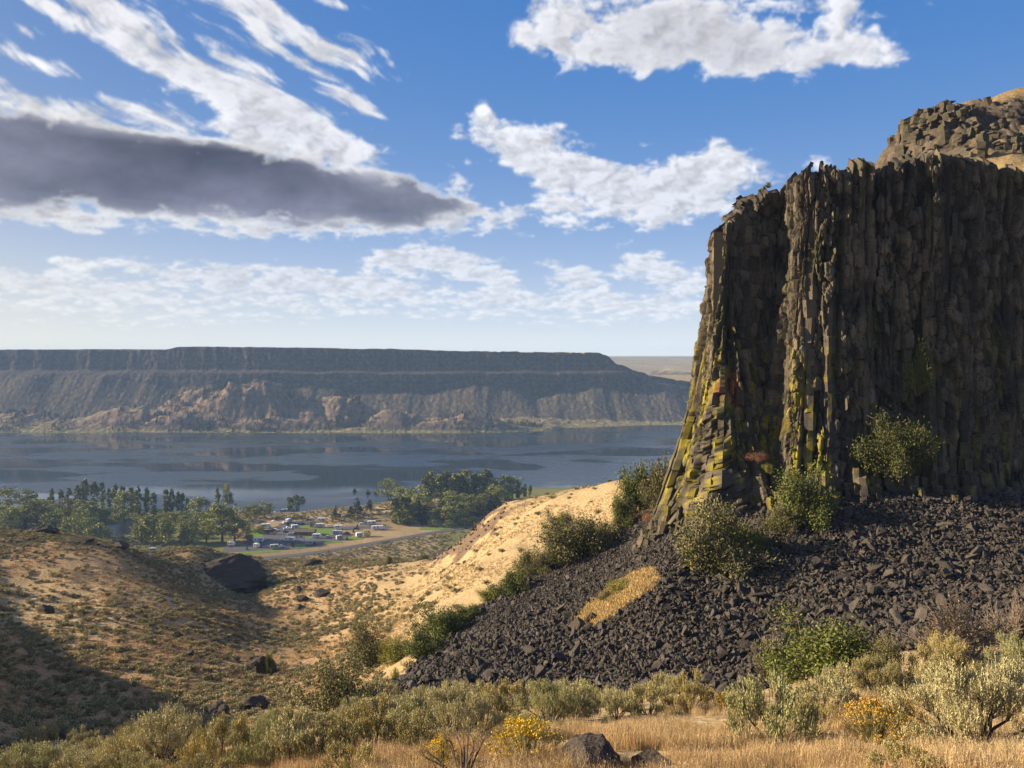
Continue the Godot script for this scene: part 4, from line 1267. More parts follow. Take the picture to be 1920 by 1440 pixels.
func ribbon(line: Array, wide: float, lift: float, material: Material, called: String, label: String) -> void:
	var v := PackedVector3Array()
	var steps := []
	for i in line.size() - 1:
		var n := int(line[i].distance_to(line[i + 1]) / 3.0) + 1
		for k in n: steps.append(line[i].lerp(line[i + 1], float(k) / n))
	steps.append(line[-1])
	var prev := []
	for i in steps.size():
		var dir: Vector2 = (steps[mini(i + 1, steps.size() - 1)] - steps[maxi(i - 1, 0)]).normalized()
		var side := Vector2(-dir.y, dir.x) * wide * 0.5
		var cur := []
		for s in [-1.0, 1.0]:
			var q: Vector2 = steps[i] + side * s
			cur.append(Vector3(q.x, maxf(height(steps[i].x, steps[i].y), height(q.x, q.y)) + lift, q.y))
		if prev: v.append_array([prev[0], cur[0], prev[1], prev[1], cur[0], cur[1]])
		prev = cur
	tag(single(called, flat_mesh(v, PackedColorArray()), material), label, "", "", "structure")

func build_camp() -> void:
	ribbon([Vector2(-226.28, -507.48), Vector2(-194.96, -515.4), Vector2(-170.63, -526.35), Vector2(-144.86, -536.32), Vector2(-119.74, -554.3), Vector2(-86.39, -581.92), Vector2(-64.9, -601.3), Vector2(-45.72, -616.22), Vector2(-33.67, -623.96)], 7.5, 0.25, M.asphalt, "road", "grey asphalt road along the near edge of the campground")
	draped([Vector2(-203.08, -555.82), Vector2(-194.58, -569.95), Vector2(-191.03, -613.6), Vector2(-186.1, -634.41), Vector2(-183.12, -645.35), Vector2(-166.17, -645.35), Vector2(-151.81, -656.66), Vector2(-123.79, -645.35), Vector2(-104.87, -638.01), Vector2(-93.61, -623.83), Vector2(-100.88, -613.6), Vector2(-115.33, -620.39), Vector2(-124.28, -616.98), Vector2(-139.04, -620.39), Vector2(-137.52, -610.27), Vector2(-122.41, -600.47), Vector2(-119.79, -590.98), Vector2(-125.96, -580.28), Vector2(-137.68, -565.64), Vector2(-147.87, -553.07), Vector2(-162.02, -551.71), Vector2(-175.25, -547.67), Vector2(-188.74, -545), Vector2(-198.68, -543.68)], 0.05, M.asphalt, "paved_loop", "grey paved parking loops of the campground")
	draped([Vector2(-168.77, -629.08), Vector2(-162.16, -632.62), Vector2(-155.34, -620.39), Vector2(-139.78, -620.39), Vector2(-135.32, -597.27), Vector2(-149.68, -594.74), Vector2(-153.45, -606.96), Vector2(-166.45, -620.39)], 0.11, M.lawn, "lawn", "green lawn in the middle of the campground")
	draped([Vector2(-204.23, -613.6), Vector2(-198.12, -622.1), Vector2(-190.43, -606.96), Vector2(-185.19, -587.88), Vector2(-194.52, -586.34)], 0.11, M.lawn, "lawn", "green lawn at the left end of the parking loops")
	draped([Vector2(-156.84, -566.49), Vector2(-149.62, -569.95), Vector2(-144.89, -556.92), Vector2(-152.43, -555.27)], 0.11, M.lawn, "lawn", "small green lawn beside the road below the trailers")
	draped([Vector2(-137.39, -578.78), Vector2(-123.87, -576.99), Vector2(-122.87, -572.28), Vector2(-134.91, -568.22)], 0.11, M.lawn, "lawn", "narrow green lawn strip near the road")
	draped([Vector2(-124.02, -590.98), Vector2(-112.31, -592.54), Vector2(-109.58, -585.43), Vector2(-116.07, -579.38), Vector2(-122.11, -581.78)], 0.11, M.lawn, "lawn", "green lawn right of the small trailers")
	draped([Vector2(-188.74, -545), Vector2(-176.24, -548.74), Vector2(-161.78, -550.9), Vector2(-160.45, -546.33), Vector2(-173.54, -540.27), Vector2(-186.04, -537.16)], 0.11, M.lawn, "lawn", "long green verge left along the road")
	draped([Vector2(-155.5, -592.54), Vector2(-150.23, -594.11), Vector2(-147.96, -587.88), Vector2(-151.93, -584.21)], 0.11, M.lawn, "lawn", "lawn patch in front of the washhouse")
	draped([Vector2(-73.09, -620.39), Vector2(-40.53, -632.62), Vector2(-35.6, -625.57), Vector2(-61.31, -613.6), Vector2(-71.76, -615.28)], 0.11, M.lawn, "lawn", "green lawn below the wood to the right")
	var list := [["travel_trailer", -184.0, -574.3, 5, 7.5, "white", "white travel trailer beside the dark shrubs at the left end of the loops", "trailer", "travel trailers in the campground"],
		["travel_trailer", -162.0, -576.4, -8, 7.5, "white", "white travel trailer standing in front of the washhouse", "trailer", "travel trailers in the campground"],
		["travel_trailer", -166.2, -553.6, 15, 6.2, "silver", "silver rounded travel trailer beside the road near the left end", "trailer", "travel trailers in the campground"],
		["travel_trailer", -144.9, -587.0, -3, 6.6, "white", "white travel trailer with dark windows below the middle lawn", "trailer", "travel trailers in the campground"],
		["travel_trailer", -155.0, -645.3, 4, 6.6, "white", "white travel trailer farthest back near the foot of the peninsula", "trailer", "travel trailers in the campground"],
		["travel_trailer", -112.1, -633.7, 10, 7, "white", "white travel trailer behind the big motorhome at the right end", "trailer", "travel trailers in the campground"],
		["travel_trailer", -151.2, -623.1, -4, 7.2, "cream", "long cream travel trailer above the middle lawn", "trailer", "travel trailers in the campground"],
		["travel_trailer", -169.7, -618.7, 20, 5.4, "white", "white travel trailer parked behind the washhouse roof", "trailer", "travel trailers in the campground"],
		["travel_trailer", -127.0, -581.8, 30, 4.8, "silver", "small grey trailer on the strip between two lawns", "trailer", "travel trailers in the campground"],
		["travel_trailer", -114.1, -591.0, 25, 5, "white", "small white trailer beside the dark shrub on the right lawn", "trailer", "travel trailers in the campground"],
		["travel_trailer", -145.1, -565.6, 12, 5.6, "silver", "grey travel trailer next to the small roadside lawn", "trailer", "travel trailers in the campground"],
		["travel_trailer", -181.7, -642.4, 80, 6, "white", "white trailer seen end on at the back left of the loops", "trailer", "travel trailers in the campground"],
		["travel_trailer", -179.9, -557.2, -12, 4.2, "white", "small white trailer half hidden by shrubs at the left", "trailer", "travel trailers in the campground"],
		["travel_trailer", -229.3, -545.2, 8, 8, "white", "long white trailer beside the road left of the campground", "trailer", "travel trailers in the campground"],
		["travel_trailer", -246.7, -543.7, 4, 5, "silver", "grey trailer at the left end of the road behind the ridge", "trailer", "travel trailers in the campground"],
		["travel_trailer", -199.6, -562.2, -10, 5, "white", "white trailer alone beside the big round tree", "trailer", "travel trailers in the campground"],
		["motorhome", -104.5, -615.3, 12, 9, "white", "large white motorhome at the right end of the loops", "motorhome", "motorhomes in the campground"],
		["motorhome", -131.9, -597.9, -4, 7.2, "silver", "grey motorhome right of the middle lawn", "motorhome", "motorhomes in the campground"],
		["motorhome", -135.3, -617.0, 6, 6.2, "white", "white motorhome behind the middle lawn", "motorhome", "motorhomes in the campground"],
		["motorhome", -193.7, -622.1, 15, 7, "white", "white motorhome above the left lawn", "motorhome", "motorhomes in the campground"],
		["pickup_truck", -125.5, -599.8, -5, 5, "dark", "dark pickup truck beside the grey motorhome", "truck", "cars and trucks in the campground"],
		["car", -136.5, -588.5, 8, 5, "silver", "silver car below the middle lawn", "car", "cars and trucks in the campground"],
		["car", -153.8, -574.3, 0, 5, "silver", "silver car beside the white trailer in front of the washhouse", "car", "cars and trucks in the campground"],
		["car", -188.3, -607.0, 20, 5, "dark", "dark car near the left lawn", "car", "cars and trucks in the campground"],
		["pickup_truck", -184.7, -609.6, 10, 5, "red", "dark red pickup truck near the left lawn", "truck", "cars and trucks in the campground"],
		["car", -182.5, -611.9, -15, 5, "white", "white car in the middle of the left parking loop", "car", "cars and trucks in the campground"],
		["car", -173.0, -635.1, 12, 5, "dark", "leftmost of the three dark cars at the back of the loops", "car", "cars and trucks in the campground"],
		["car", -170.6, -634.4, 12, 5, "blue", "middle one of the three dark cars at the back of the loops", "car", "cars and trucks in the campground"],
		["pickup_truck", -168.1, -633.7, 12, 5, "dark", "rightmost of the three dark vehicles at the back of the loops", "truck", "cars and trucks in the campground"],
		["car", -120.1, -633.7, 5, 5, "white", "white car left of the trailer at the right end", "car", "cars and trucks in the campground"],
		["pickup_truck", -117.3, -635.1, 8, 5, "blue", "blue pickup truck hitched before the right end trailer", "truck", "cars and trucks in the campground"],
		["car", -166.9, -596.6, 5, 5, "silver", "grey car left of the washhouse", "car", "cars and trucks in the campground"],
		["car", -164.0, -597.9, -6, 5, "cream", "cream car just left of the washhouse", "car", "cars and trucks in the campground"],
		["pickup_truck", -162.9, -557.2, 10, 5, "silver", "silver pickup truck coupled to the rounded trailer", "truck", "cars and trucks in the campground"],
		["pickup_truck", -175.7, -617.7, 30, 5, "white", "white pickup truck behind the washhouse", "truck", "cars and trucks in the campground"],
		["car", -172.9, -605.3, 10, 5, "dark", "dark car left of the washhouse roof", "car", "cars and trucks in the campground"],
		["pickup_truck", -141.9, -566.5, 15, 5, "dark", "dark pickup truck beside the grey roadside trailer", "truck", "cars and trucks in the campground"],
		["car", -183.7, -638.0, 75, 5, "white", "white car at the back left of the loops", "car", "cars and trucks in the campground"],
		["car", -143.9, -625.6, -10, 5, "cream", "cream car at the right end of the long cream trailer", "car", "cars and trucks in the campground"],
		["car", -121.0, -615.3, 8, 5, "dark", "dark car right of the middle lawn under shrubs", "car", "cars and trucks in the campground"],
		["car", -165.1, -654.7, 5, 5, "white", "white car at the farthest back of the loops", "car", "cars and trucks in the campground"],
		["car", -166.5, -648.3, 4, 5, "dark", "dark car beside the farthest trailer", "car", "cars and trucks in the campground"],
		["canopy_tent", -191.9, -637.3, 20, 3, "cream", "pale canopy tent at the left side of the loops", "tent", ""],
		["washhouse", -156.8, -598.9, -3, 15, "wood", "low brown washhouse with a dark gabled roof on the lawn", "building", ""],
		["motor_boat", -207.1, -719.6, 10, 6, "white", "white motor boat moored off the tip of the peninsula", "boat", "motor boats at the shore"],
		["motor_boat", -214.2, -706.1, -15, 6, "white", "white motor boat beside the shore trees", "boat", "motor boats at the shore"]]
	for q in list:
		var o := top(q[0])
		o.position = Vector3(q[1], 5.17 if q[0] != "motor_boat" else 0.1, q[2])
		o.rotation.y = deg_to_rad(q[3])
		tag(o, q[6], q[7], q[8])
		match q[0]:
			"travel_trailer": trailer(o, q[4], M[q[5]], M[["trim", "blue", "brown", "red"][int(absf(q[1] * 7.0)) % 4]])
			"motorhome": motorhome(o, q[4], M[q[5]], M[["brown", "trim", "blue"][int(absf(q[1] * 5.0)) % 3]])
			"motor_boat": boat(o, M[q[5]])
			"pickup_truck": car(o, "pickup", M[q[5]])
			"car": car(o, "car", M[q[5]])
			"canopy_tent":
				var v := PackedVector3Array()
				for i in 4:
					var a := Basis(Vector3.UP, i * PI / 2) * Vector3(1.7, 2.2, 1.7)
					var b := Basis(Vector3.UP, (i + 1) * PI / 2) * Vector3(1.7, 2.2, 1.7)
					v.append_array([a, Vector3(0, 3.2, 0), b, a, b, a - Vector3(0, 0.35, 0), b, b - Vector3(0, 0.35, 0), a - Vector3(0, 0.35, 0)])
					part(o, "leg", slab(0.08, 2.2, 0.08), M.silver, Transform3D(Basis(), Vector3(a.x * 0.97, 1.1, a.z * 0.97)))
				part(o, "canopy", flat_mesh(v, PackedColorArray()), M[q[5]])
			"washhouse":
				part(o, "wall", slab(q[4], 2.6, 6.0), M.wood, Transform3D(Basis(), Vector3(0, 1.3, 0)))
				var hl: float = q[4] * 0.5 + 0.7
				part(o, "roof", swept([Vector2(-3.9, 2.45), Vector2(0, 4.0), Vector2(3.9, 2.45), Vector2(3.9, 2.62), Vector2(0, 4.2), Vector2(-3.9, 2.62)], hl * 2.0, 0.02), M.brown, Transform3D(Basis(Vector3.UP, PI / 2), Vector3.ZERO))
				for x in [-0.3, 0.25]: part(o, "door", slab(1.0, 2.1, 0.08), M.trim, Transform3D(Basis(), Vector3(q[4] * x, 1.05, 3.03)))
				for x in [-0.4, 0.0, 0.4]: part(o, "window", slab(1.1, 0.5, 0.06), M.glass, Transform3D(Basis(), Vector3(q[4] * x, 2.1, 3.02)))

func build_trees() -> void:
	var kinds := {}
	for k in ["poplar", "round", "willow", "pine"]:
		kinds[k] = []
		for i in 4: kinds[k].append(tree_kind(k))
	var list := [["poplar", -405.8, -697.5, 20.9, 20.9, "dark", 0, 0, "tall narrow dark poplar, leftmost in the row between pond and lake", "poplars between the pond and the lake"],
		["poplar", -401.8, -705.5, 20.3, 20.3, "dark", 0, 0, "tall narrow dark poplar, second from the left in the row between pond and lake", "poplars between the pond and the lake"],
		["poplar", -394.9, -705.5, 20.8, 20.8, "dark", 0, 0, "tall narrow dark poplar, third from the left in the row between pond and lake", "poplars between the pond and the lake"],
		["poplar", -383.8, -700.1, 23.6, 23.6, "dark", 0, 0, "tall narrow dark poplar, fourth from the left in the row between pond and lake", "poplars between the pond and the lake"],
		["poplar", -383.3, -710.9, 28.1, 28.1, "dark", 0, 0, "tall narrow dark poplar, fifth from the left in the row between pond and lake", "poplars between the pond and the lake"],
		["poplar", -378.1, -716.3, 26.0, 30.8, "dark", 0, 0, "tall narrow dark poplar, sixth from the left in the row between pond and lake", "poplars between the pond and the lake"],
		["poplar", -375.1, -724.5, 23.9, 23.9, "dark", 0, 0, "tall narrow dark poplar, seventh from the left in the row between pond and lake", "poplars between the pond and the lake"],
		["poplar", -374.3, -735.6, 18.4, 18.4, "dark", 0, 0, "tall narrow dark poplar, eighth from the left in the row between pond and lake", "poplars between the pond and the lake"],
		["poplar", -373.5, -744.1, 20.8, 24.7, "dark", 0, 0, "tall narrow dark poplar, ninth from the left in the row between pond and lake", "poplars between the pond and the lake"],
		["poplar", -357.8, -727.3, 22.2, 22.2, "dark", 0, 0, "tall narrow dark poplar, tenth from the left in the row between pond and lake", "poplars between the pond and the lake"],
		["poplar", -330.3, -686.9, 23.2, 23.2, "dark", 0, 0, "tall narrow dark poplar, eleventh from the left in the row between pond and lake", "poplars between the pond and the lake"],
		["poplar", -321.2, -679.1, 24.6, 24.6, "dark", 0, 0, "tall narrow dark poplar, twelfth from the left in the row between pond and lake", "poplars between the pond and the lake"],
		["poplar", -314.8, -681.7, 23.5, 23.5, "dark", 0, 0, "tall narrow dark poplar, thirteenth from the left in the row between pond and lake", "poplars between the pond and the lake"],
		["poplar", -306.3, -676.6, 22.3, 22.3, "dark", 0, 0, "tall narrow dark poplar, fourteenth from the left in the row between pond and lake", "poplars between the pond and the lake"],
		["poplar", -302.5, -692.2, 21.6, 21.6, "dark", 0, 0, "tall narrow dark poplar, fifteenth from the left in the row between pond and lake", "poplars between the pond and the lake"],
		["poplar", -298.9, -694.8, 21.7, 21.7, "dark", 0, 0, "tall narrow dark poplar, sixteenth from the left in the row between pond and lake", "poplars between the pond and the lake"],
		["poplar", -294.6, -697.5, 19.2, 19.2, "dark", 0, 0, "tall narrow dark poplar, seventeenth from the left in the row between pond and lake", "poplars between the pond and the lake"],
		["poplar", -290.7, -697.5, 18.8, 18.8, "dark", 0, 0, "tall narrow dark poplar, eighteenth from the left in the row between pond and lake", "poplars between the pond and the lake"],
		["poplar", -286.0, -697.5, 14.0, 14.0, "dark", 0, 0, "tall narrow dark poplar, rightmost in the row between pond and lake", "poplars between the pond and the lake"],
		["round", -450.2, -708.2, 21.2, 25.2, "dark", 0, 0, "round dark tree farthest left on the lake shore", "leafy trees round the pond"],
		["round", -438.5, -716.3, 18.8, 21.2, "dark", 0, 0, "round dark tree second from the left on the lake shore", "leafy trees round the pond"],
		["round", -255.7, -646.4, 21.8, 24.5, "dark", 0, 0, "dense dark tree behind the big round bright tree", "leafy trees round the pond"],
		["round", -377.8, -629.4, 23.6, 29.5, "dark", 0, 0, "broad dark tree left of the pond", "leafy trees round the pond"],
		["round", -386.3, -629.4, 23.6, 23.6, "dark", 0, 0, "dark tree behind the left ridge crest", "leafy trees round the pond"],
		["round", -355.4, -619.9, 17.8, 22.3, "bright", 0, 0, "light green tree at the pond left bank", "leafy trees round the pond"],
		["round", -389.2, -613.8, 20.0, 22.4, "dark", 0, 0, "dark tree at the left edge behind the ridge", "leafy trees round the pond"],
		["round", -400.2, -620.1, 17.1, 19.2, "bright", 0, 0, "olive green tree at the very left edge", "leafy trees round the pond"],
		["round", -326.9, -590.9, 18.9, 26.0, "bright", 0, 0, "round light green tree at the near left bank of the pond", "leafy trees round the pond"],
		["round", -303.7, -579.4, 15.2, 20.9, "dark", 0, 0, "round dull green tree at the near end of the pond", "leafy trees round the pond"],
		["round", -356.8, -658.8, 17.3, 21.6, "dark", 0, 0, "dark tree below the tallest poplar", "leafy trees round the pond"],
		["round", -371.5, -661.3, 18.2, 20.5, "dark", 0, 0, "dark tree below the left poplars", "leafy trees round the pond"],
		["round", -395.3, -674.0, 15.2, 19.0, "dark", 0, 0, "low dark tree left of the poplars", "leafy trees round the pond"],
		["round", -342.2, -656.3, 17.2, 17.2, "dark", 0, 0, "dark tree at the far bank of the pond", "leafy trees round the pond"],
		["round", -325.3, -663.8, 28.2, 24.7, "dark", 0, 0, "tall dark tree on the far bank of the pond", "leafy trees round the pond"],
		["round", -265.6, -615.2, 15.4, 17.3, "bright", 0, 0, "bright tree on the right bank of the pond", "leafy trees round the pond"],
		["round", -267.6, -636.6, 11.9, 13.4, "dark", 0, 0, "small dark tree right of the pond", "leafy trees round the pond"],
		["round", -221.4, -572.3, 17.2, 19.3, "bright", 0, 0, "light green tree just left of the big round tree", "leafy trees round the pond"],
		["round", -210.6, -574.4, 28.7, 34.1, "bright", 0, 0, "biggest round bright green tree beside the campground", "leafy trees round the pond"],
		["round", -201.6, -574.4, 18.7, 23.3, "dark", 0, 0, "round green tree at the right foot of the biggest tree", "leafy trees round the pond"],
		["round", -288.1, -653.8, 12.3, 15.3, "dark", 0, 0, "small dark tree behind the pond willows", "leafy trees round the pond"],
		["willow", -268.8, -574.4, 18.4, 26.4, "bright", 0, 0, "leftmost of the four pale willows on the near pond bank", "leafy trees round the pond"],
		["willow", -260.8, -574.4, 20.8, 29.9, "bright", 0, 0, "second of the four pale willows on the near pond bank", "leafy trees round the pond"],
		["willow", -248.2, -565.8, 19.8, 28.5, "bright", 0, 0, "third of the four pale willows on the near pond bank", "leafy trees round the pond"],
		["willow", -234.3, -572.3, 16.5, 23.7, "bright", 0, 0, "pale willow standing right of the pond water", "leafy trees round the pond"],
		["poplar", -274.3, -737.9, 17.0, 19.1, "bright", 1, 0.2, "narrow pale tree standing in the lake shallows", "trees in the lake shallows"],
		["willow", -265.5, -737.9, 20.7, 20.7, "bright", 1, 0.2, "wider pale tree standing in the lake shallows", "trees in the lake shallows"],
		["round", -223.0, -663.8, 10.3, 12.2, "bright", 0, 0, "small pale tree left in the shore cluster beside the boats", "pale trees at the near shore"],
		["round", -216.3, -663.8, 12.0, 14.2, "bright", 0, 0, "middle pale tree in the shore cluster beside the boats", "pale trees at the near shore"],
		["round", -207.3, -663.8, 14.1, 16.8, "bright", 0, 0, "largest pale tree in the shore cluster beside the boats", "pale trees at the near shore"],
		["poplar", -205.5, -732.8, 12.8, 27.3, "bright", 0, 0, "leftmost of three pale poplars on the peninsula tip", "pale poplars on the peninsula tip"],
		["poplar", -204.3, -749.8, 13.1, 27.9, "bright", 0, 0, "middle one of three pale poplars on the peninsula tip", "pale poplars on the peninsula tip"],
		["poplar", -203.8, -767.1, 11.1, 23.6, "bright", 0, 0, "rightmost of three pale poplars on the peninsula tip", "pale poplars on the peninsula tip"],
		["round", -389.6, -658.8, 14.2, 16.4, "dark", 0, 0, "leafy green tree in the grove round the pond", "leafy trees round the pond"],
		["round", -338.3, -617.5, 11.1, 14.0, "bright", 0, 0, "leafy green tree in the grove round the pond", "leafy trees round the pond"],
		["round", -359.8, -615.2, 16.2, 23.1, "dark", 0, 0, "leafy green tree in the grove round the pond", "leafy trees round the pond"],
		["willow", -391.1, -648.8, 17.5, 20.2, "dark", 0, 0, "leafy green tree in the grove round the pond", "leafy trees round the pond"],
		["round", -341.2, -656.3, 12.4, 17.8, "bright", 0, 0, "leafy green tree in the grove round the pond", "leafy trees round the pond"],
		["willow", -428.0, -656.3, 17.8, 21.3, "bright", 0, 0, "leafy green tree in the grove round the pond", "leafy trees round the pond"],
		["round", -348.8, -643.9, 11.1, 13.6, "dark", 0, 0, "leafy green tree in the grove round the pond", "leafy trees round the pond"],
		["willow", -333.3, -627.0, 14.0, 19.5, "dark", 0, 0, "leafy green tree in the grove round the pond", "leafy trees round the pond"],
		["round", -389.0, -631.8, 13.1, 17.8, "dark", 0, 0, "leafy green tree in the grove round the pond", "leafy trees round the pond"],
		["round", -348.5, -648.8, 16.4, 22.4, "dark", 0, 0, "leafy green tree in the grove round the pond", "leafy trees round the pond"],
		["round", -390.2, -648.8, 16.1, 22.7, "dark", 0, 0, "leafy green tree in the grove round the pond", "leafy trees round the pond"],
		["round", -368.8, -651.3, 10.0, 13.9, "dark", 0, 0, "leafy green tree in the grove round the pond", "leafy trees round the pond"],
		["willow", -244.9, -587.7, 14.3, 16.2, "dark", 0, 0, "leafy green tree in the grove round the pond", "leafy trees round the pond"],
		["willow", -354.0, -612.8, 12.7, 17.5, "bright", 0, 0, "leafy green tree in the grove round the pond", "leafy trees round the pond"],
		["round", -403.3, -636.6, 12.1, 15.4, "dark", 0, 0, "leafy green tree in the grove round the pond", "leafy trees round the pond"],
		["round", -245.5, -615.2, 12.3, 14.6, "dark", 0, 0, "leafy green tree in the grove round the pond", "leafy trees round the pond"],
		["round", -378.7, -656.3, 13.7, 16.0, "dark", 0, 0, "leafy green tree in the grove round the pond", "leafy trees round the pond"],
		["willow", -402.9, -631.8, 15.4, 20.8, "dark", 0, 0, "leafy green tree in the grove round the pond", "leafy trees round the pond"],
		["willow", -374.7, -658.8, 12.5, 17.2, "dark", 0, 0, "leafy green tree in the grove round the pond", "leafy trees round the pond"],
		["round", -394.4, -656.3, 13.6, 16.4, "dark", 0, 0, "leafy green tree in the grove round the pond", "leafy trees round the pond"],
		["round", -341.6, -636.6, 16.8, 20.1, "dark", 0, 0, "leafy green tree in the grove round the pond", "leafy trees round the pond"],
		["willow", -424.4, -658.8, 11.8, 15.1, "dark", 0, 0, "leafy green tree in the grove round the pond", "leafy trees round the pond"],
		["round", -377.9, -646.4, 14.7, 18.8, "bright", 0, 0, "leafy green tree in the grove round the pond", "leafy trees round the pond"],
		["willow", -250.7, -603.6, 15.2, 19.4, "dark", 0, 0, "leafy green tree in the grove round the pond", "leafy trees round the pond"],
		["round", -193.4, -578.8, 5.7, 10.7, "dark", 0, 0, "low leafy tree on the bank round the pond", "leafy trees round the pond"],
		["round", -194.1, -612.8, 5.0, 9.3, "dark", 0, 0, "low leafy tree on the bank round the pond", "leafy trees round the pond"],
		["round", -192.6, -578.8, 4.8, 8.9, "dark", 0, 0, "low leafy tree on the bank round the pond", "leafy trees round the pond"],
		["round", -204.1, -610.5, 6.9, 12.9, "dark", 0, 0, "low leafy tree on the bank round the pond", "leafy trees round the pond"],
		["round", -194.1, -603.6, 5.3, 9.8, "dark", 0, 0, "low leafy tree on the bank round the pond", "leafy trees round the pond"],
		["round", -344.0, -584.3, 4.7, 8.8, "dark", 0, 0, "low leafy tree on the bank round the pond", "leafy trees round the pond"],
		["round", -354.0, -619.9, 5.4, 10.1, "dark", 0, 0, "low leafy tree on the bank round the pond", "leafy trees round the pond"],
		["round", -336.7, -588.2, 4.7, 8.8, "dark", 0, 0, "low leafy tree on the bank round the pond", "leafy trees round the pond"],
		["round", -315.8, -583.8, 6.2, 11.6, "dark", 0, 0, "low leafy tree on the bank round the pond", "leafy trees round the pond"],
		["round", -356.4, -601.3, 5.3, 9.9, "dark", 0, 0, "low leafy tree on the bank round the pond", "leafy trees round the pond"],
		["round", -353.7, -586.9, 4.4, 8.3, "dark", 0, 0, "low leafy tree on the bank round the pond", "leafy trees round the pond"],
		["round", -377.1, -595.1, 4.7, 8.8, "dark", 0, 0, "low leafy tree on the bank round the pond", "leafy trees round the pond"],
		["round", -354.1, -588.1, 5.1, 9.5, "dark", 0, 0, "low leafy tree on the bank round the pond", "leafy trees round the pond"],
		["round", -391.7, -627.0, 7.6, 14.3, "dark", 0, 0, "low leafy tree on the bank round the pond", "leafy trees round the pond"],
		["round", -376.7, -595.2, 6.8, 12.7, "dark", 0, 0, "low leafy tree on the bank round the pond", "leafy trees round the pond"],
		["round", -340.7, -587.5, 7.0, 13.2, "dark", 0, 0, "low leafy tree on the bank round the pond", "leafy trees round the pond"],
		["round", -372.2, -624.6, 6.6, 12.4, "dark", 0, 0, "low leafy tree on the bank round the pond", "leafy trees round the pond"],
		["round", -381.9, -597.3, 4.7, 8.8, "dark", 0, 0, "low leafy tree on the bank round the pond", "leafy trees round the pond"],
		["pine", -162.6, -818.3, 12.7, 19.8, "dark", 0, 0, "pine on the crest of the peninsula", "pines on the peninsula"],
		["pine", -146.6, -806.0, 11.7, 18.3, "dark", 0, 0, "pine right of the crest of the peninsula", "pines on the peninsula"],
		["pine", -139.0, -812.1, 13.0, 20.3, "dark", 0, 0, "dark pine beside the bright tree on the peninsula", "pines on the peninsula"],
		["pine", -146.0, -656.3, 10.2, 15.9, "dark", 0, 0, "single pine low on the peninsula slope", "pines on the peninsula"],
		["pine", -132.7, -651.3, 10.1, 15.8, "dark", 0, 0, "second pine low on the peninsula slope", "pines on the peninsula"],
		["pine", -129.3, -661.3, 15.2, 23.8, "dark", 0, 0, "tallest pine on the peninsula slope", "pines on the peninsula"],
		["pine", -121.1, -674.0, 10.4, 16.3, "dark", 0, 0, "pine right of the tallest on the peninsula slope", "pines on the peninsula"],
		["round", -121.5, -778.8, 21.8, 27.3, "bright", 0, 0, "bright round tree at the left end of the lakeside wood", "trees of the lakeside wood"],
		["poplar", -80.3, -730.1, 23.6, 27.5, "dark", 0, 0, "tall poplar, leftmost in the back row of the lakeside wood", "trees of the lakeside wood"],
		["poplar", -76.2, -730.1, 28.3, 36.1, "dark", 0, 0, "tall poplar, second from the left in the back row of the lakeside wood", "trees of the lakeside wood"],
		["poplar", -72.7, -744.1, 24.2, 38.9, "dark", 0, 0, "tall poplar, third from the left in the back row of the lakeside wood", "trees of the lakeside wood"],
		["poplar", -67.4, -741.2, 24.9, 40.1, "dark", 0, 0, "tall poplar, fourth from the left in the back row of the lakeside wood", "trees of the lakeside wood"],
		["poplar", -61.6, -741.2, 27.9, 43.4, "dark", 0, 0, "tall poplar, fifth from the left in the back row of the lakeside wood", "trees of the lakeside wood"],
		["poplar", -57.4, -741.2, 24.2, 38.2, "dark", 0, 0, "tall poplar, sixth from the left in the back row of the lakeside wood", "trees of the lakeside wood"],
		["poplar", -52.7, -732.8, 25.5, 41.4, "dark", 0, 0, "tall poplar, seventh from the left in the back row of the lakeside wood", "trees of the lakeside wood"],
		["poplar", -48.1, -738.4, 27.6, 37.1, "dark", 0, 0, "tall poplar, eighth from the left in the back row of the lakeside wood", "trees of the lakeside wood"],
		["poplar", -42.9, -735.6, 28.7, 41.5, "dark", 0, 0, "tall poplar, ninth from the left in the back row of the lakeside wood", "trees of the lakeside wood"],
		["poplar", -37.7, -730.1, 26.0, 30.8, "dark", 0, 0, "tall poplar, tenth from the left in the back row of the lakeside wood", "trees of the lakeside wood"],
		["poplar", -33.9, -735.6, 25.6, 30.9, "dark", 0, 0, "tall poplar, eleventh from the left in the back row of the lakeside wood", "trees of the lakeside wood"],
		["poplar", -29.6, -732.8, 25.3, 39.3, "dark", 0, 0, "tall poplar, twelfth from the left in the back row of the lakeside wood", "trees of the lakeside wood"],
		["poplar", -24.9, -738.4, 29.0, 32.7, "dark", 0, 0, "tall poplar, thirteenth from the left in the back row of the lakeside wood", "trees of the lakeside wood"],
		["poplar", -20.8, -741.2, 27.3, 32.4, "dark", 0, 0, "tall poplar, rightmost in the back row of the lakeside wood", "trees of the lakeside wood"],
		["round", -10.8, -738.4, 23.6, 31.0, "bright", 0, 0, "left one of two bright round trees ending the lakeside wood", "trees of the lakeside wood"],
		["round", 0.0, -741.2, 21.9, 28.7, "bright", 0, 0, "right one of two bright round trees ending the lakeside wood", "trees of the lakeside wood"],
		["poplar", 5.8, -744.1, 15.8, 21.7, "dark", 0, 0, "small dark tree at the right tip of the lakeside wood", "trees of the lakeside wood"],
		["poplar", 11.8, -752.6, 13.2, 18.1, "dark", 0, 0, "small dark tree at the right tip of the lakeside wood", "trees of the lakeside wood"],
		["poplar", 17.0, -758.4, 11.4, 15.6, "dark", 0, 0, "small dark tree at the right tip of the lakeside wood", "trees of the lakeside wood"],
		["poplar", -94.2, -636.6, 22.3, 36.2, "dark", 0, 0, "dark columnar tree at the front left corner of the lakeside wood", "trees of the lakeside wood"],
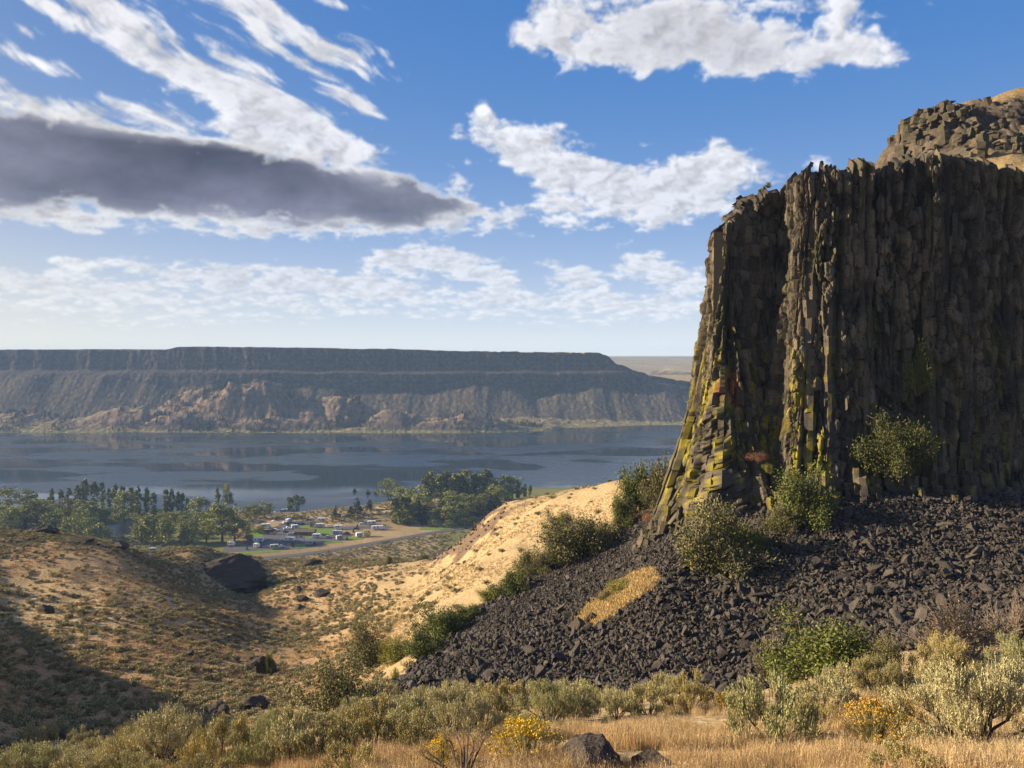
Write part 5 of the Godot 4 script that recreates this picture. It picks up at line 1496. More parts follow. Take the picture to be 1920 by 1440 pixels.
		["poplar", -87.3, -631.8, 23.7, 35.5, "dark", 0, 0, "dark columnar tree at the front left corner of the lakeside wood", "trees of the lakeside wood"],
		["poplar", -84.1, -634.2, 22.2, 33.3, "dark", 0, 0, "dark columnar tree at the front left corner of the lakeside wood", "trees of the lakeside wood"],
		["round", -86.2, -646.4, 14.7, 18.3, "dark", 0, 0, "dark green tree inside the lakeside wood", "trees of the lakeside wood"],
		["pine", -74.4, -684.3, 10.6, 11.5, "bright", 0, 0, "leafy green tree inside the lakeside wood", "trees of the lakeside wood"],
		["pine", -17.6, -677.9, 15.9, 23.4, "dark", 0, 0, "dark green tree inside the lakeside wood", "trees of the lakeside wood"],
		["round", -53.9, -674.0, 12.8, 17.0, "dark", 0, 0, "dark green tree inside the lakeside wood", "trees of the lakeside wood"],
		["round", -10.8, -699.3, 17.5, 23.3, "dark", 0, 0, "dark green tree inside the lakeside wood", "trees of the lakeside wood"],
		["pine", -69.9, -636.6, 15.9, 23.0, "bright", 0, 0, "leafy green tree inside the lakeside wood", "trees of the lakeside wood"],
		["round", -89.8, -651.3, 13.5, 15.4, "dark", 0, 0, "dark green tree inside the lakeside wood", "trees of the lakeside wood"],
		["pine", -19.6, -671.9, 11.3, 13.7, "dark", 0, 0, "dark green tree inside the lakeside wood", "trees of the lakeside wood"],
		["pine", -27.6, -713.6, 17.7, 26.4, "bright", 0, 0, "leafy green tree inside the lakeside wood", "trees of the lakeside wood"],
		["round", -87.8, -636.6, 14.1, 20.5, "dark", 0, 0, "dark green tree inside the lakeside wood", "trees of the lakeside wood"],
		["pine", -76.5, -646.4, 16.2, 23.5, "dark", 0, 0, "dark green tree inside the lakeside wood", "trees of the lakeside wood"],
		["round", -76.9, -661.3, 17.2, 22.3, "bright", 0, 0, "leafy green tree inside the lakeside wood", "trees of the lakeside wood"],
		["round", -51.8, -674.0, 19.6, 23.5, "dark", 0, 0, "dark green tree inside the lakeside wood", "trees of the lakeside wood"],
		["pine", -58.8, -658.8, 14.4, 18.9, "bright", 0, 0, "leafy green tree inside the lakeside wood", "trees of the lakeside wood"],
		["round", -25.2, -681.7, 15.5, 19.5, "bright", 0, 0, "leafy green tree inside the lakeside wood", "trees of the lakeside wood"],
		["pine", -12.2, -669.3, 18.9, 26.3, "bright", 0, 0, "leafy green tree inside the lakeside wood", "trees of the lakeside wood"],
		["round", -54.6, -656.3, 10.8, 15.8, "dark", 0, 0, "dark green tree inside the lakeside wood", "trees of the lakeside wood"],
		["round", -95.8, -689.6, 16.3, 21.8, "bright", 0, 0, "leafy green tree inside the lakeside wood", "trees of the lakeside wood"],
		["round", -34.9, -668.9, 17.4, 20.1, "bright", 0, 0, "leafy green tree inside the lakeside wood", "trees of the lakeside wood"],
		["pine", -14.6, -716.3, 17.6, 23.3, "bright", 0, 0, "leafy green tree inside the lakeside wood", "trees of the lakeside wood"],
		["round", -44.4, -702.8, 12.2, 16.7, "bright", 0, 0, "leafy green tree inside the lakeside wood", "trees of the lakeside wood"],
		["pine", -91.8, -668.9, 11.8, 14.7, "bright", 0, 0, "leafy green tree inside the lakeside wood", "trees of the lakeside wood"],
		["round", -80.7, -676.6, 12.0, 17.5, "dark", 0, 0, "dark green tree inside the lakeside wood", "trees of the lakeside wood"],
		["round", -52.4, -663.8, 11.9, 12.9, "bright", 0, 0, "leafy green tree inside the lakeside wood", "trees of the lakeside wood"],
		["round", -11.4, -706.0, 18.8, 20.6, "dark", 0, 0, "dark green tree inside the lakeside wood", "trees of the lakeside wood"],
		["round", -86.7, -653.8, 10.2, 14.9, "bright", 0, 0, "leafy green tree inside the lakeside wood", "trees of the lakeside wood"],
		["round", -49.1, -641.5, 17.8, 24.2, "dark", 0, 0, "dark green tree inside the lakeside wood", "trees of the lakeside wood"],
		["round", -37.3, -686.9, 12.5, 15.8, "bright", 0, 0, "leafy green tree inside the lakeside wood", "trees of the lakeside wood"],
		["pine", -18.2, -686.9, 14.6, 20.3, "dark", 0, 0, "dark green tree inside the lakeside wood", "trees of the lakeside wood"],
		["pine", -26.4, -700.1, 16.6, 23.4, "dark", 0, 0, "dark green tree inside the lakeside wood", "trees of the lakeside wood"],
		["round", -54.1, -643.9, 12.1, 14.5, "dark", 0, 0, "dark green tree inside the lakeside wood", "trees of the lakeside wood"],
		["round", -85.2, -634.2, 14.1, 20.8, "bright", 0, 0, "leafy green tree inside the lakeside wood", "trees of the lakeside wood"],
		["round", -16.3, -705.5, 19.1, 26.2, "bright", 0, 0, "leafy green tree inside the lakeside wood", "trees of the lakeside wood"],
		["round", -92.8, -648.8, 11.3, 13.5, "bright", 0, 0, "leafy green tree inside the lakeside wood", "trees of the lakeside wood"],
		["pine", -51.3, -641.5, 10.6, 12.3, "dark", 0, 0, "dark green tree inside the lakeside wood", "trees of the lakeside wood"],
		["pine", -70.6, -634.2, 9.9, 13.6, "dark", 0, 0, "dark green tree inside the lakeside wood", "trees of the lakeside wood"],
		["round", -81.5, -681.7, 19.9, 28.7, "dark", 0, 0, "dark green tree inside the lakeside wood", "trees of the lakeside wood"],
		["round", -42.8, -679.1, 11.1, 14.3, "bright", 0, 0, "leafy green tree inside the lakeside wood", "trees of the lakeside wood"],
		["round", -52.9, -663.8, 16.8, 20.3, "bright", 0, 0, "leafy green tree inside the lakeside wood", "trees of the lakeside wood"],
		["pine", -78.9, -661.3, 13.3, 19.4, "dark", 0, 0, "dark green tree inside the lakeside wood", "trees of the lakeside wood"],
		["round", -60.4, -648.8, 10.8, 13.4, "bright", 0, 0, "leafy green tree inside the lakeside wood", "trees of the lakeside wood"],
		["round", -43.5, -656.3, 13.0, 19.2, "dark", 0, 0, "dark green tree inside the lakeside wood", "trees of the lakeside wood"],
		["pine", -28.3, -661.3, 12.6, 14.6, "dark", 0, 0, "dark green tree inside the lakeside wood", "trees of the lakeside wood"],
		["round", -40.1, -648.8, 15.2, 17.5, "dark", 0, 0, "dark green tree inside the lakeside wood", "trees of the lakeside wood"],
		["pine", -89.0, -656.3, 13.1, 18.9, "bright", 0, 0, "leafy green tree inside the lakeside wood", "trees of the lakeside wood"],
		["round", -62.0, -627.0, 6.6, 11.5, "dark", 0, 0, "low grey-green tree on the near edge of the lakeside wood", "trees of the lakeside wood"],
		["round", -50.4, -622.2, 6.5, 11.4, "dark", 0, 0, "low grey-green tree on the near edge of the lakeside wood", "trees of the lakeside wood"],
		["round", -38.9, -629.4, 6.6, 11.6, "dark", 0, 0, "low grey-green tree on the near edge of the lakeside wood", "trees of the lakeside wood"],
		["round", -31.4, -634.2, 6.7, 11.7, "dark", 0, 0, "low grey-green tree on the near edge of the lakeside wood", "trees of the lakeside wood"],
		["pine", -187.7, -565.8, 2.5, 3.1, "dark", 0, 0, "small dark shrubby tree among the campground sites", "small trees of the campground"],
		["pine", -184.8, -550.9, 3.7, 4.6, "dark", 0, 0, "small dark shrubby tree among the campground sites", "small trees of the campground"],
		["pine", -178.3, -559.3, 4.4, 5.5, "dark", 0, 0, "small dark shrubby tree among the campground sites", "small trees of the campground"],
		["pine", -185.1, -599.0, 4.3, 5.4, "dark", 0, 0, "small dark shrubby tree among the campground sites", "small trees of the campground"],
		["pine", -181.1, -646.4, 4.4, 5.5, "dark", 0, 0, "small dark shrubby tree among the campground sites", "small trees of the campground"],
		["round", -179.5, -648.8, 4.2, 5.2, "dark", 0, 0, "small dark shrubby tree among the campground sites", "small trees of the campground"],
		["pine", -158.6, -624.6, 4.4, 5.5, "dark", 0, 0, "small dark shrubby tree among the campground sites", "small trees of the campground"],
		["pine", -177.9, -627.0, 4.7, 5.9, "dark", 0, 0, "small dark shrubby tree among the campground sites", "small trees of the campground"],
		["pine", -157.6, -589.9, 2.6, 3.3, "dark", 0, 0, "small dark shrubby tree among the campground sites", "small trees of the campground"],
		["pine", -159.9, -587.7, 2.3, 2.9, "dark", 0, 0, "small dark shrubby tree among the campground sites", "small trees of the campground"],
		["round", -158.1, -561.5, 2.5, 3.1, "dark", 0, 0, "small dark shrubby tree among the campground sites", "small trees of the campground"],
		["pine", -155.5, -559.3, 4.4, 5.5, "dark", 0, 0, "small dark shrubby tree among the campground sites", "small trees of the campground"],
		["pine", -121.7, -583.3, 2.9, 3.6, "dark", 0, 0, "small dark shrubby tree among the campground sites", "small trees of the campground"],
		["pine", -110.5, -594.5, 4.0, 5.0, "dark", 0, 0, "small dark shrubby tree among the campground sites", "small trees of the campground"],
		["round", -108.0, -592.2, 4.5, 5.6, "dark", 0, 0, "small dark shrubby tree among the campground sites", "small trees of the campground"],
		["pine", -121.6, -622.2, 3.4, 4.3, "dark", 0, 0, "small dark shrubby tree among the campground sites", "small trees of the campground"],
		["pine", -121.3, -605.9, 3.6, 4.5, "dark", 0, 0, "small dark shrubby tree among the campground sites", "small trees of the campground"],
		["round", -130.4, -643.9, 3.7, 4.6, "dark", 0, 0, "small dark shrubby tree among the campground sites", "small trees of the campground"],
		["round", -127.8, -646.4, 2.5, 3.2, "dark", 0, 0, "small dark shrubby tree among the campground sites", "small trees of the campground"],
		["pine", -194.1, -651.3, 3.0, 3.7, "dark", 0, 0, "small dark shrubby tree among the campground sites", "small trees of the campground"],
		["round", -179.4, -599.0, 3.0, 3.8, "dark", 0, 0, "small dark shrubby tree among the campground sites", "small trees of the campground"],
		["round", -145.8, -643.9, 4.9, 6.2, "dark", 0, 0, "small dark shrubby tree among the campground sites", "small trees of the campground"]]
	var n := 0
	for q in list:
		var y: float = height(q[1], q[2]) if q[6] == 0 else q[7]
		var o := plant({"poplar": "poplar_tree", "round": "leafy_tree", "willow": "willow_tree", "pine": "pine_tree"}[q[0]], kinds[q[0]][n % 4], Vector3(q[1], y - 0.1, q[2]), Vector3(q[4], q[3], q[4]), q[8], "tree", q[9], ["trunk", "crown"], [M.bark, M["leaf_" + q[5]]])
		n += 1

func build_bushes() -> void:
	var kinds := {
		"green": [bush_kind(Color(0.045, 0.065, 0.014), Color(0.15, 0.155, 0.035), 5200, 0.1, 0.95), bush_kind(Color(0.05, 0.07, 0.014), Color(0.14, 0.15, 0.032), 5200, 0.1, 0.8)],
		"olive": [bush_kind(Color(0.075, 0.075, 0.025), Color(0.19, 0.17, 0.065), 3900, 0.35, 0.95), bush_kind(Color(0.08, 0.078, 0.026), Color(0.18, 0.165, 0.06), 3900, 0.35, 0.85)],
		"tree": [bush_kind(Color(0.045, 0.055, 0.014), Color(0.125, 0.125, 0.034), 5200, 0.1, 0.75, 0.5)],
		"lime": [bush_kind(Color(0.12, 0.13, 0.02), Color(0.29, 0.27, 0.05), 3600, 0.1, 0.8)],
		"bare": [bush_kind(Color(0.12, 0.1, 0.055), Color(0.2, 0.16, 0.085), 900, 2.4, 0.8)],
		"rust": [bush_kind(Color(0.22, 0.1, 0.05), Color(0.38, 0.19, 0.10), 2600, 0.3, 0.5)],
	}
	var n := 0
	for q in [["olive", -9.96, -45.74, 6.57, 7.40, "large olive bush left of the talus foot above the sagebrush", -1.00, "bushes round the talus"],
		["green", -7.73, -42.07, 2.93, 4.02, "green bush in front of the large olive one by the talus foot", -1.00, "bushes round the talus"],
		["olive", -15.52, -84.73, 7.38, 10.70, "grey-olive bush left of the bright green bushes", -1.00, "bushes round the talus"],
		["lime", -11.92, -79.12, 4.82, 6.70, "yellow-green bush between the olive and the green bush", -1.00, "bushes round the talus"],
		["green", -6.87, -76.75, 8.02, 7.33, "dense green bush at the lower left edge of the talus", -1.00, "bushes round the talus"],
		["green", -7.90, -70.58, 5.53, 7.18, "bright green bush below the dense one at the talus edge", -1.00, "bushes round the talus"],
		["lime", -9.68, -65.41, 1.25, 3.22, "small yellow-green bush at the talus tip", -1.00, "bushes round the talus"],
		["lime", -2.12, -89.36, 4.28, 4.96, "yellow-green bush on the upper left edge of the talus", -1.00, "bushes round the talus"],
		["green", 0.30, -88.69, 6.18, 6.01, "green bush beside the yellow-green one on the talus edge", -1.00, "bushes round the talus"],
		["olive", 1.85, -97.54, 4.93, 9.32, "upright olive bush on the tan slope above the talus", -1.00, "bushes round the talus"],
		["olive", 5.95, -97.91, 6.82, 8.30, "dull bush just below the large olive bush on the slope", -1.00, "bushes round the talus"],
		["olive", 8.53, -97.17, 12.69, 14.97, "largest olive bush at the edge between tan slope and talus", -1.00, "bushes round the talus"],
		["green", 7.19, -115.75, 7.56, 8.56, "dark bush left behind the largest olive bush", -1.00, "bushes round the talus"],
		["green", 17.08, -106.46, 8.34, 18.04, "tall dark green bush left of the cliff foot", -1.00, "bushes round the talus"],
		["olive", 19.12, -101.32, 7.06, 13.42, "olive bush touching the left side of the cliff", -1.00, "bushes round the talus"],
		["green", -4.34, -80.03, 4.18, 4.93, "low green bush filling the talus edge above the dense bush", -1.00, "bushes round the talus"],
		["olive", 3.34, -94.97, 4.96, 6.44, "olive bush between the upright and the dull bush", -1.00, "bushes round the talus"],
		["olive", 11.72, -100.94, 6.15, 8.71, "olive bush right of the largest one on the talus edge", -1.00, "bushes round the talus"],
		["green", 14.49, -103.27, 6.29, 9.55, "green bush below the tall dark one near the cliff", -1.00, "bushes round the talus"],
		["rust", 17.49, -99.03, 4.31, 3.97, "rusty red shrub below the bushes left of the cliff", -1.00, "bushes round the talus"],
		["olive", 16.36, -63.69, 10.54, 11.77, "large grey-olive bush at the foot of the cliff left part", -1.00, "bushes round the talus"],
		["green", 19.36, -65.91, 5.17, 7.31, "green bush right behind the large grey-olive one", -1.00, "bushes round the talus"],
		["green", 25.32, -69.52, 8.47, 10.71, "green bush at the foot of the cliff middle", -1.00, "bushes round the talus"],
		["olive", 23.28, -68.73, 4.79, 6.99, "dull bush left of the green one at the cliff middle", -1.00, "bushes round the talus"],
		["green", 12.35, -30.56, 6.65, 6.12, "big green bush in front of the talus on the right", -1.00, "bushes round the talus"],
		["green", 15.08, -42.71, 4.46, 5.26, "low green bush left of the big one before the talus", -1.00, "bushes round the talus"],
		["olive", 12.53, -26.35, 2.52, 3.65, "olive bush right of the big green one", -1.00, "bushes round the talus"],
		["bare", 21.23, -37.25, 5.51, 6.89, "wide bare brown bush behind the right sagebrush", -1.00, "bushes round the talus"],
		["bare", 24.70, -38.54, 3.69, 6.53, "bare brown bush at the right edge", -1.00, "bushes round the talus"],
		["bare", 14.67, -44.54, 2.71, 6.86, "bare grey twigs behind the left end of the big green bush", -1.00, "bushes round the talus"],
		["green", -32.14, -104.06, 1.81, 6.73, "narrow dark bush beside the split boulder in the valley", -1.00, "bushes round the talus"],
		["olive", -36.36, -234.02, 3.26, 7.21, "lone dark shrub on the valley floor", -1.00, "bushes round the talus"],
		["lime", -0.89, -43.87, 1.99, 2.43, "yellow-green seedling bush at the bottom of the talus", -1.00, "bushes round the talus"],
		["lime", 3.34, -23.95, 0.83, 1.62, "yellow-green bush with bare twigs at the talus bottom", -1.00, "bushes round the talus"],
		["bare", 2.71, -24.88, 1.08, 1.69, "bare grey twigs at the talus bottom", -1.00, "bushes round the talus"],
		["olive", -26.60, -235.81, 5.34, 5.81, "olive shrub at the foot of the scree", -1.00, "bushes round the talus"],
		["lime", 9.24, -66.67, 3.48, 3.08, "yellow shrub in the grassy strip through the talus", -1.00, "bushes round the talus"],
		["olive", 8.18, -67.18, 2.69, 2.69, "dull shrub in the grassy strip through the talus", -1.00, "bushes round the talus"],
		["rust", 23.66, -76.50, 4.00, 3.06, "rusty shrub on a ledge of the cliff", 130.03, "shrubs on the cliff"],
		["lime", 24.48, -75.80, 1.72, 2.34, "small green shrub on a ledge of the cliff", 128.94, "shrubs on the cliff"],
		["green", 38.52, -75.60, 4.61, 9.32, "dark shrub clinging to the cliff face", 136.61, "shrubs on the cliff"],
		["rust", 31.18, -73.50, 3.84, 2.04, "reddish dry shrub along the cliff foot", 127.44, "shrubs on the cliff"],
		["tree", 35.46, -73.20, 8.29, 13.53, "leafy tree with two lobes growing out of the cliff foot", 129.32, "shrubs on the cliff"],
		["tree", 37.37, -73.60, 4.81, 8.50, "dark right lobe of the tree at the cliff foot", 130.26, "shrubs on the cliff"],
		["olive", 25.52, -80.00, 1.11, 1.11, "small dry shrub on the top edge of the cliff", 156.79, "shrubs on the cliff"]]:
		var list: Array = kinds[q[0]]
		var y: float = q[6] if q[6] > 0.0 else height(q[1], q[2]) - 0.15
		plant("bush", list[n % list.size()], Vector3(q[1], y, q[2]), Vector3(q[3], q[4], q[3]), q[5], "bush", q[7], ["stems", "foliage"], [M.stem, M.leaf])
		n += 1

var sages := []
func build_foreground() -> void:
	for i in 4: sages.append(sage_kind(1700, [0.85, 0.75, 0.95, 0.7][i], [0.05, 0.2, 0.08, 0.15][i]))
	var dead := sage_kind(160, 0.9, 0.6)
	var large := sage_kind(4600, 0.85, 0.1, 0.6)
	var n := 0
	for q in [[-11.68, -25.95, 3.38, 3.48, "tall sagebrush at the lower left with upright pale shoots", ""],
		[-14.78, -30.10, 1.63, 3.23, "small sagebrush left of the tall one at the lower left", ""],
		[-5.57, -15.12, 1.31, 1.92, "sagebrush second from the lower left clump", ""],
		[-4.67, -14.28, 1.03, 1.43, "yellow-green rounded sagebrush at the lower left", ""],
		[-3.97, -14.55, 1.47, 1.72, "sagebrush with dark forked stems below the olive bush", ""],
		[-3.26, -14.28, 1.24, 1.53, "pale sagebrush right of the forked one", ""],
		[-2.73, -15.41, 1.23, 1.73, "pale sagebrush below the talus tip", ""],
		[-2.12, -16.25, 1.41, 1.78, "grey sagebrush left of the dark stemmed one", ""],
		[-1.13, -15.12, 1.53, 1.92, "dark stemmed sagebrush in the middle of the bank", ""],
		[-0.71, -18.85, 1.43, 1.67, "pale sagebrush behind the dark stemmed one", ""],
		[-0.22, -21.45, 1.47, 1.90, "pale sagebrush directly below the talus", ""],
		[0.87, -18.21, 1.58, 1.76, "wide pale sagebrush behind the yellow flowers", ""],
		[1.49, -18.99, 1.10, 1.53, "small pale sagebrush at the talus bottom", ""],
		[3.28, -18.92, 1.23, 1.42, "low sagebrush in the middle behind the grass", ""],
		[4.31, -18.92, 1.03, 1.67, "blue-green sagebrush left of the yellow spot", ""],
		[4.41, -13.23, 1.48, 2.09, "large rounded sagebrush with brown stems right of the middle", ""],
		[8.94, -21.21, 1.15, 1.65, "left one of two blue-green sagebrushes below the green bush", ""],
		[9.65, -20.73, 1.57, 1.83, "right one of two blue-green sagebrushes below the green bush", ""],
		[14.15, -25.56, 1.85, 3.01, "sagebrush with upright shoots behind the largest one", ""],
		[16.53, -25.75, 1.77, 2.90, "sagebrush at the right edge behind the largest one", ""],
		[6.91, -11.67, 1.98, 2.34, "largest sagebrush with thick dark stems at the right", ""],
		[-0.64, -10.21, 1.11, 1.37, "dead dark twiggy sagebrush at the bottom edge", "dead"],
		[-2.36, -11.15, 0.97, 0.90, "low pale sagebrush at the bottom edge", ""],
		[-19.87, -32.36, 3.74, 2.86, "low sagebrush at the lower left corner", ""],
		[-8.98, -16.25, 1.41, 1.20, "low sagebrush near the lower left corner", ""],
		[-5.13, -12.74, 1.01, 1.02, "sagebrush cut by the bottom edge at the left", ""],
		[4.63, -9.18, 0.80, 0.74, "dark low sagebrush at the bottom right", ""],
		[-8.39, -28.00, 1.82, 2.06, "sagebrush behind the forked one at the left", ""],
		[-1.81, -20.12, 0.76, 0.78, "pale grey-green sagebrush in the belt below the talus", ""],
		[10.38, -16.44, 0.99, 0.95, "pale grey-green sagebrush under the green bushes", ""],
		[-7.11, -17.62, 1.08, 1.15, "pale grey-green sagebrush in the belt above the shaded gully", ""],
		[2.32, -24.38, 1.22, 1.50, "pale grey-green sagebrush in the belt below the talus", ""],
		[6.53, -16.22, 1.25, 1.45, "pale grey-green sagebrush under the green bushes", ""],
		[-1.88, -14.56, 1.08, 1.20, "pale grey-green sagebrush in the belt below the talus", ""],
		[5.04, -16.72, 0.88, 1.02, "pale grey-green sagebrush under the green bushes", ""],
		[-7.33, -15.32, 0.79, 0.94, "pale grey-green sagebrush in the belt above the shaded gully", ""],
		[-10.94, -23.27, 0.83, 0.89, "pale grey-green sagebrush in the belt above the shaded gully", ""],
		[-11.13, -21.44, 0.91, 0.94, "pale grey-green sagebrush in the belt above the shaded gully", ""],
		[3.10, -21.03, 0.77, 0.90, "pale grey-green sagebrush in the belt below the talus", ""],
		[-5.95, -22.27, 1.00, 1.08, "pale grey-green sagebrush in the belt above the shaded gully", ""],
		[2.40, -18.12, 1.03, 1.32, "pale grey-green sagebrush in the belt below the talus", ""],
		[-8.12, -16.10, 1.01, 1.27, "pale grey-green sagebrush in the belt above the shaded gully", ""],
		[0.93, -23.20, 0.74, 0.87, "pale grey-green sagebrush in the belt below the talus", ""],
		[-5.03, -16.17, 1.00, 1.00, "pale grey-green sagebrush in the belt above the shaded gully", ""],
		[-3.27, -24.36, 1.09, 1.05, "pale grey-green sagebrush in the belt below the talus", ""],
		[7.13, -16.07, 0.80, 0.93, "pale grey-green sagebrush under the green bushes", ""],
		[-4.62, -23.77, 0.85, 1.00, "pale grey-green sagebrush in the belt above the shaded gully", ""],
		[5.24, -15.16, 0.78, 0.99, "pale grey-green sagebrush under the green bushes", ""],
		[-8.87, -18.14, 1.03, 1.31, "pale grey-green sagebrush in the belt above the shaded gully", ""],
		[-1.95, -16.60, 1.07, 1.32, "pale grey-green sagebrush in the belt below the talus", ""],
		[5.75, -14.84, 0.81, 0.96, "pale grey-green sagebrush under the green bushes", ""],
		[-5.08, -16.31, 1.09, 1.32, "pale grey-green sagebrush in the belt above the shaded gully", ""]]:
		plant("sagebrush", dead if q[5] == "dead" else large if q[2] > 1.5 else sages[n % 4], on_ground(Vector2(q[0], q[1]), 0.03), Vector3(q[2], q[3], q[2]), q[4], "shrub", "sagebrush along the near bank", ["stems", "foliage"], [M.stem, M["sage_" + str(n * 7 % 4)]])
		n += 1
	var bright := rabbitbrush_kind(Color(0.62, 0.43, 0.03), 130)
	var dull := rabbitbrush_kind(Color(0.5, 0.32, 0.06), 130)
	for q in [[0.19, -11.06, 1.20, 1.21, "yellow flowering rabbitbrush left of the dark rock", "bright"], [5.70, -12.31, 1.29, 1.39, "faded orange rabbitbrush in the grass at the right", "dull"], [6.50, -13.08, 1.03, 1.26, "second faded rabbitbrush behind the first at the right", "dull"], [4.99, -18.56, 0.68, 0.90, "small bright yellow rabbitbrush behind the grass", "bright"], [-0.98, -10.94, 0.63, 0.97, "yellow rabbitbrush behind the dead twigs", "bright"]]:
		plant("rabbitbrush", bright if q[5] == "bright" else dull, on_ground(Vector2(q[0], q[1]), 0.03), Vector3(q[2], q[3], q[2]), q[4], "shrub", "yellow flowering shrubs", ["stems", "flowers"], [M.stem, M.flower])
	for q in [[1.03, -10.41, 0.91, 0.48, "largest dark rounded boulder in the near grass"],
		[1.87, -10.33, 0.55, 0.37, "smaller dark boulder in the near grass"],
		[-33.44, -105.25, 3.10, 3.10, "big split boulder beside a narrow bush in the valley"],
		[-26.52, -81.26, 2.39, 1.32, "flat dark boulder low in the valley"],
		[-44.72, -109.33, 1.61, 1.13, "single dark boulder on the bare tan patch"],
		[-51.32, -121.16, 1.46, 1.16, "small dark boulder above the bare tan patch"],
		[-29.47, -78.52, 2.31, 1.27, "dark boulder in the shaded gully"],
		[-52.04, -195.70, 2.62, 2.16, "left one of two boulders above the valley"],
		[-47.49, -197.19, 3.17, 2.47, "right one of two boulders above the valley"],
		[-74.55, -241.25, 5.49, 2.49, "low boulder right of the rock knob"],
		[-58.45, -216.05, 2.89, 1.43, "flat boulder behind the two above the valley"],
		[-76.13, -129.26, 1.90, 1.52, "dark boulder on the left hillside"],
		[-50.05, -186.25, 2.50, 1.51, "dark rock below the two boulders"],
		[5.27, -62.26, 1.50, 1.47, "grey block at the lower end of the grassy strip"],
		[6.38, -63.69, 1.11, 1.03, "dark rounded boulder on the grassy strip"],
		[-52.23, -92.13, 0.74, 0.68, "small dark boulder on the shaded left slope"],
		[-47.32, -131.74, 0.88, 0.78, "small black rock on the valley slope"],
		[-68.51, -270.43, 4.71, 1.99, "dark rock heap on the valley floor"],
		[-34.81, -60.16, 1.05, 0.89, "dark boulder in the shaded lower left"],
		[-86.40, -235.81, 20.53, 9.48, "great dark rock knob at the end of the left ridge"],
		[-95.63, -192.74, 5.68, 2.32, "dark rock ledge near the end of the upper ridge"],
		[-118.68, -199.46, 6.68, 2.00, "dark rock ledge at the top of the left ridge"],
		[-100.28, -183.44, 4.91, 1.66, "low dark rock ledge between the two ridge ledges"]]:
		var big: float = q[2]
		var round_rock: bool = big > 6.0 or q[4].contains("near grass")
		var m := stone(4 if round_rock else 3, (4 if big > 6.0 else 5) if round_rock else 7, Vector3(1.0, q[3] / big, rr(0.75, 1.0)), Vector3(0.085, 0.068, 0.055), 0.2 if big > 6.0 else 0.1, 0.4 if round_rock else 0.5)
		var o := single("boulder", m, M.boulder, Transform3D(Basis.from_euler(Vector3(rr(-0.15, 0.15), rr(0, TAU), rr(-0.15, 0.15))).scaled(Vector3.ONE * big), on_ground(Vector2(q[0], q[1]), q[3] * (-0.1 if big > 6.0 else -0.2))))
		tag(o, q[4], "boulder", "dark boulders")

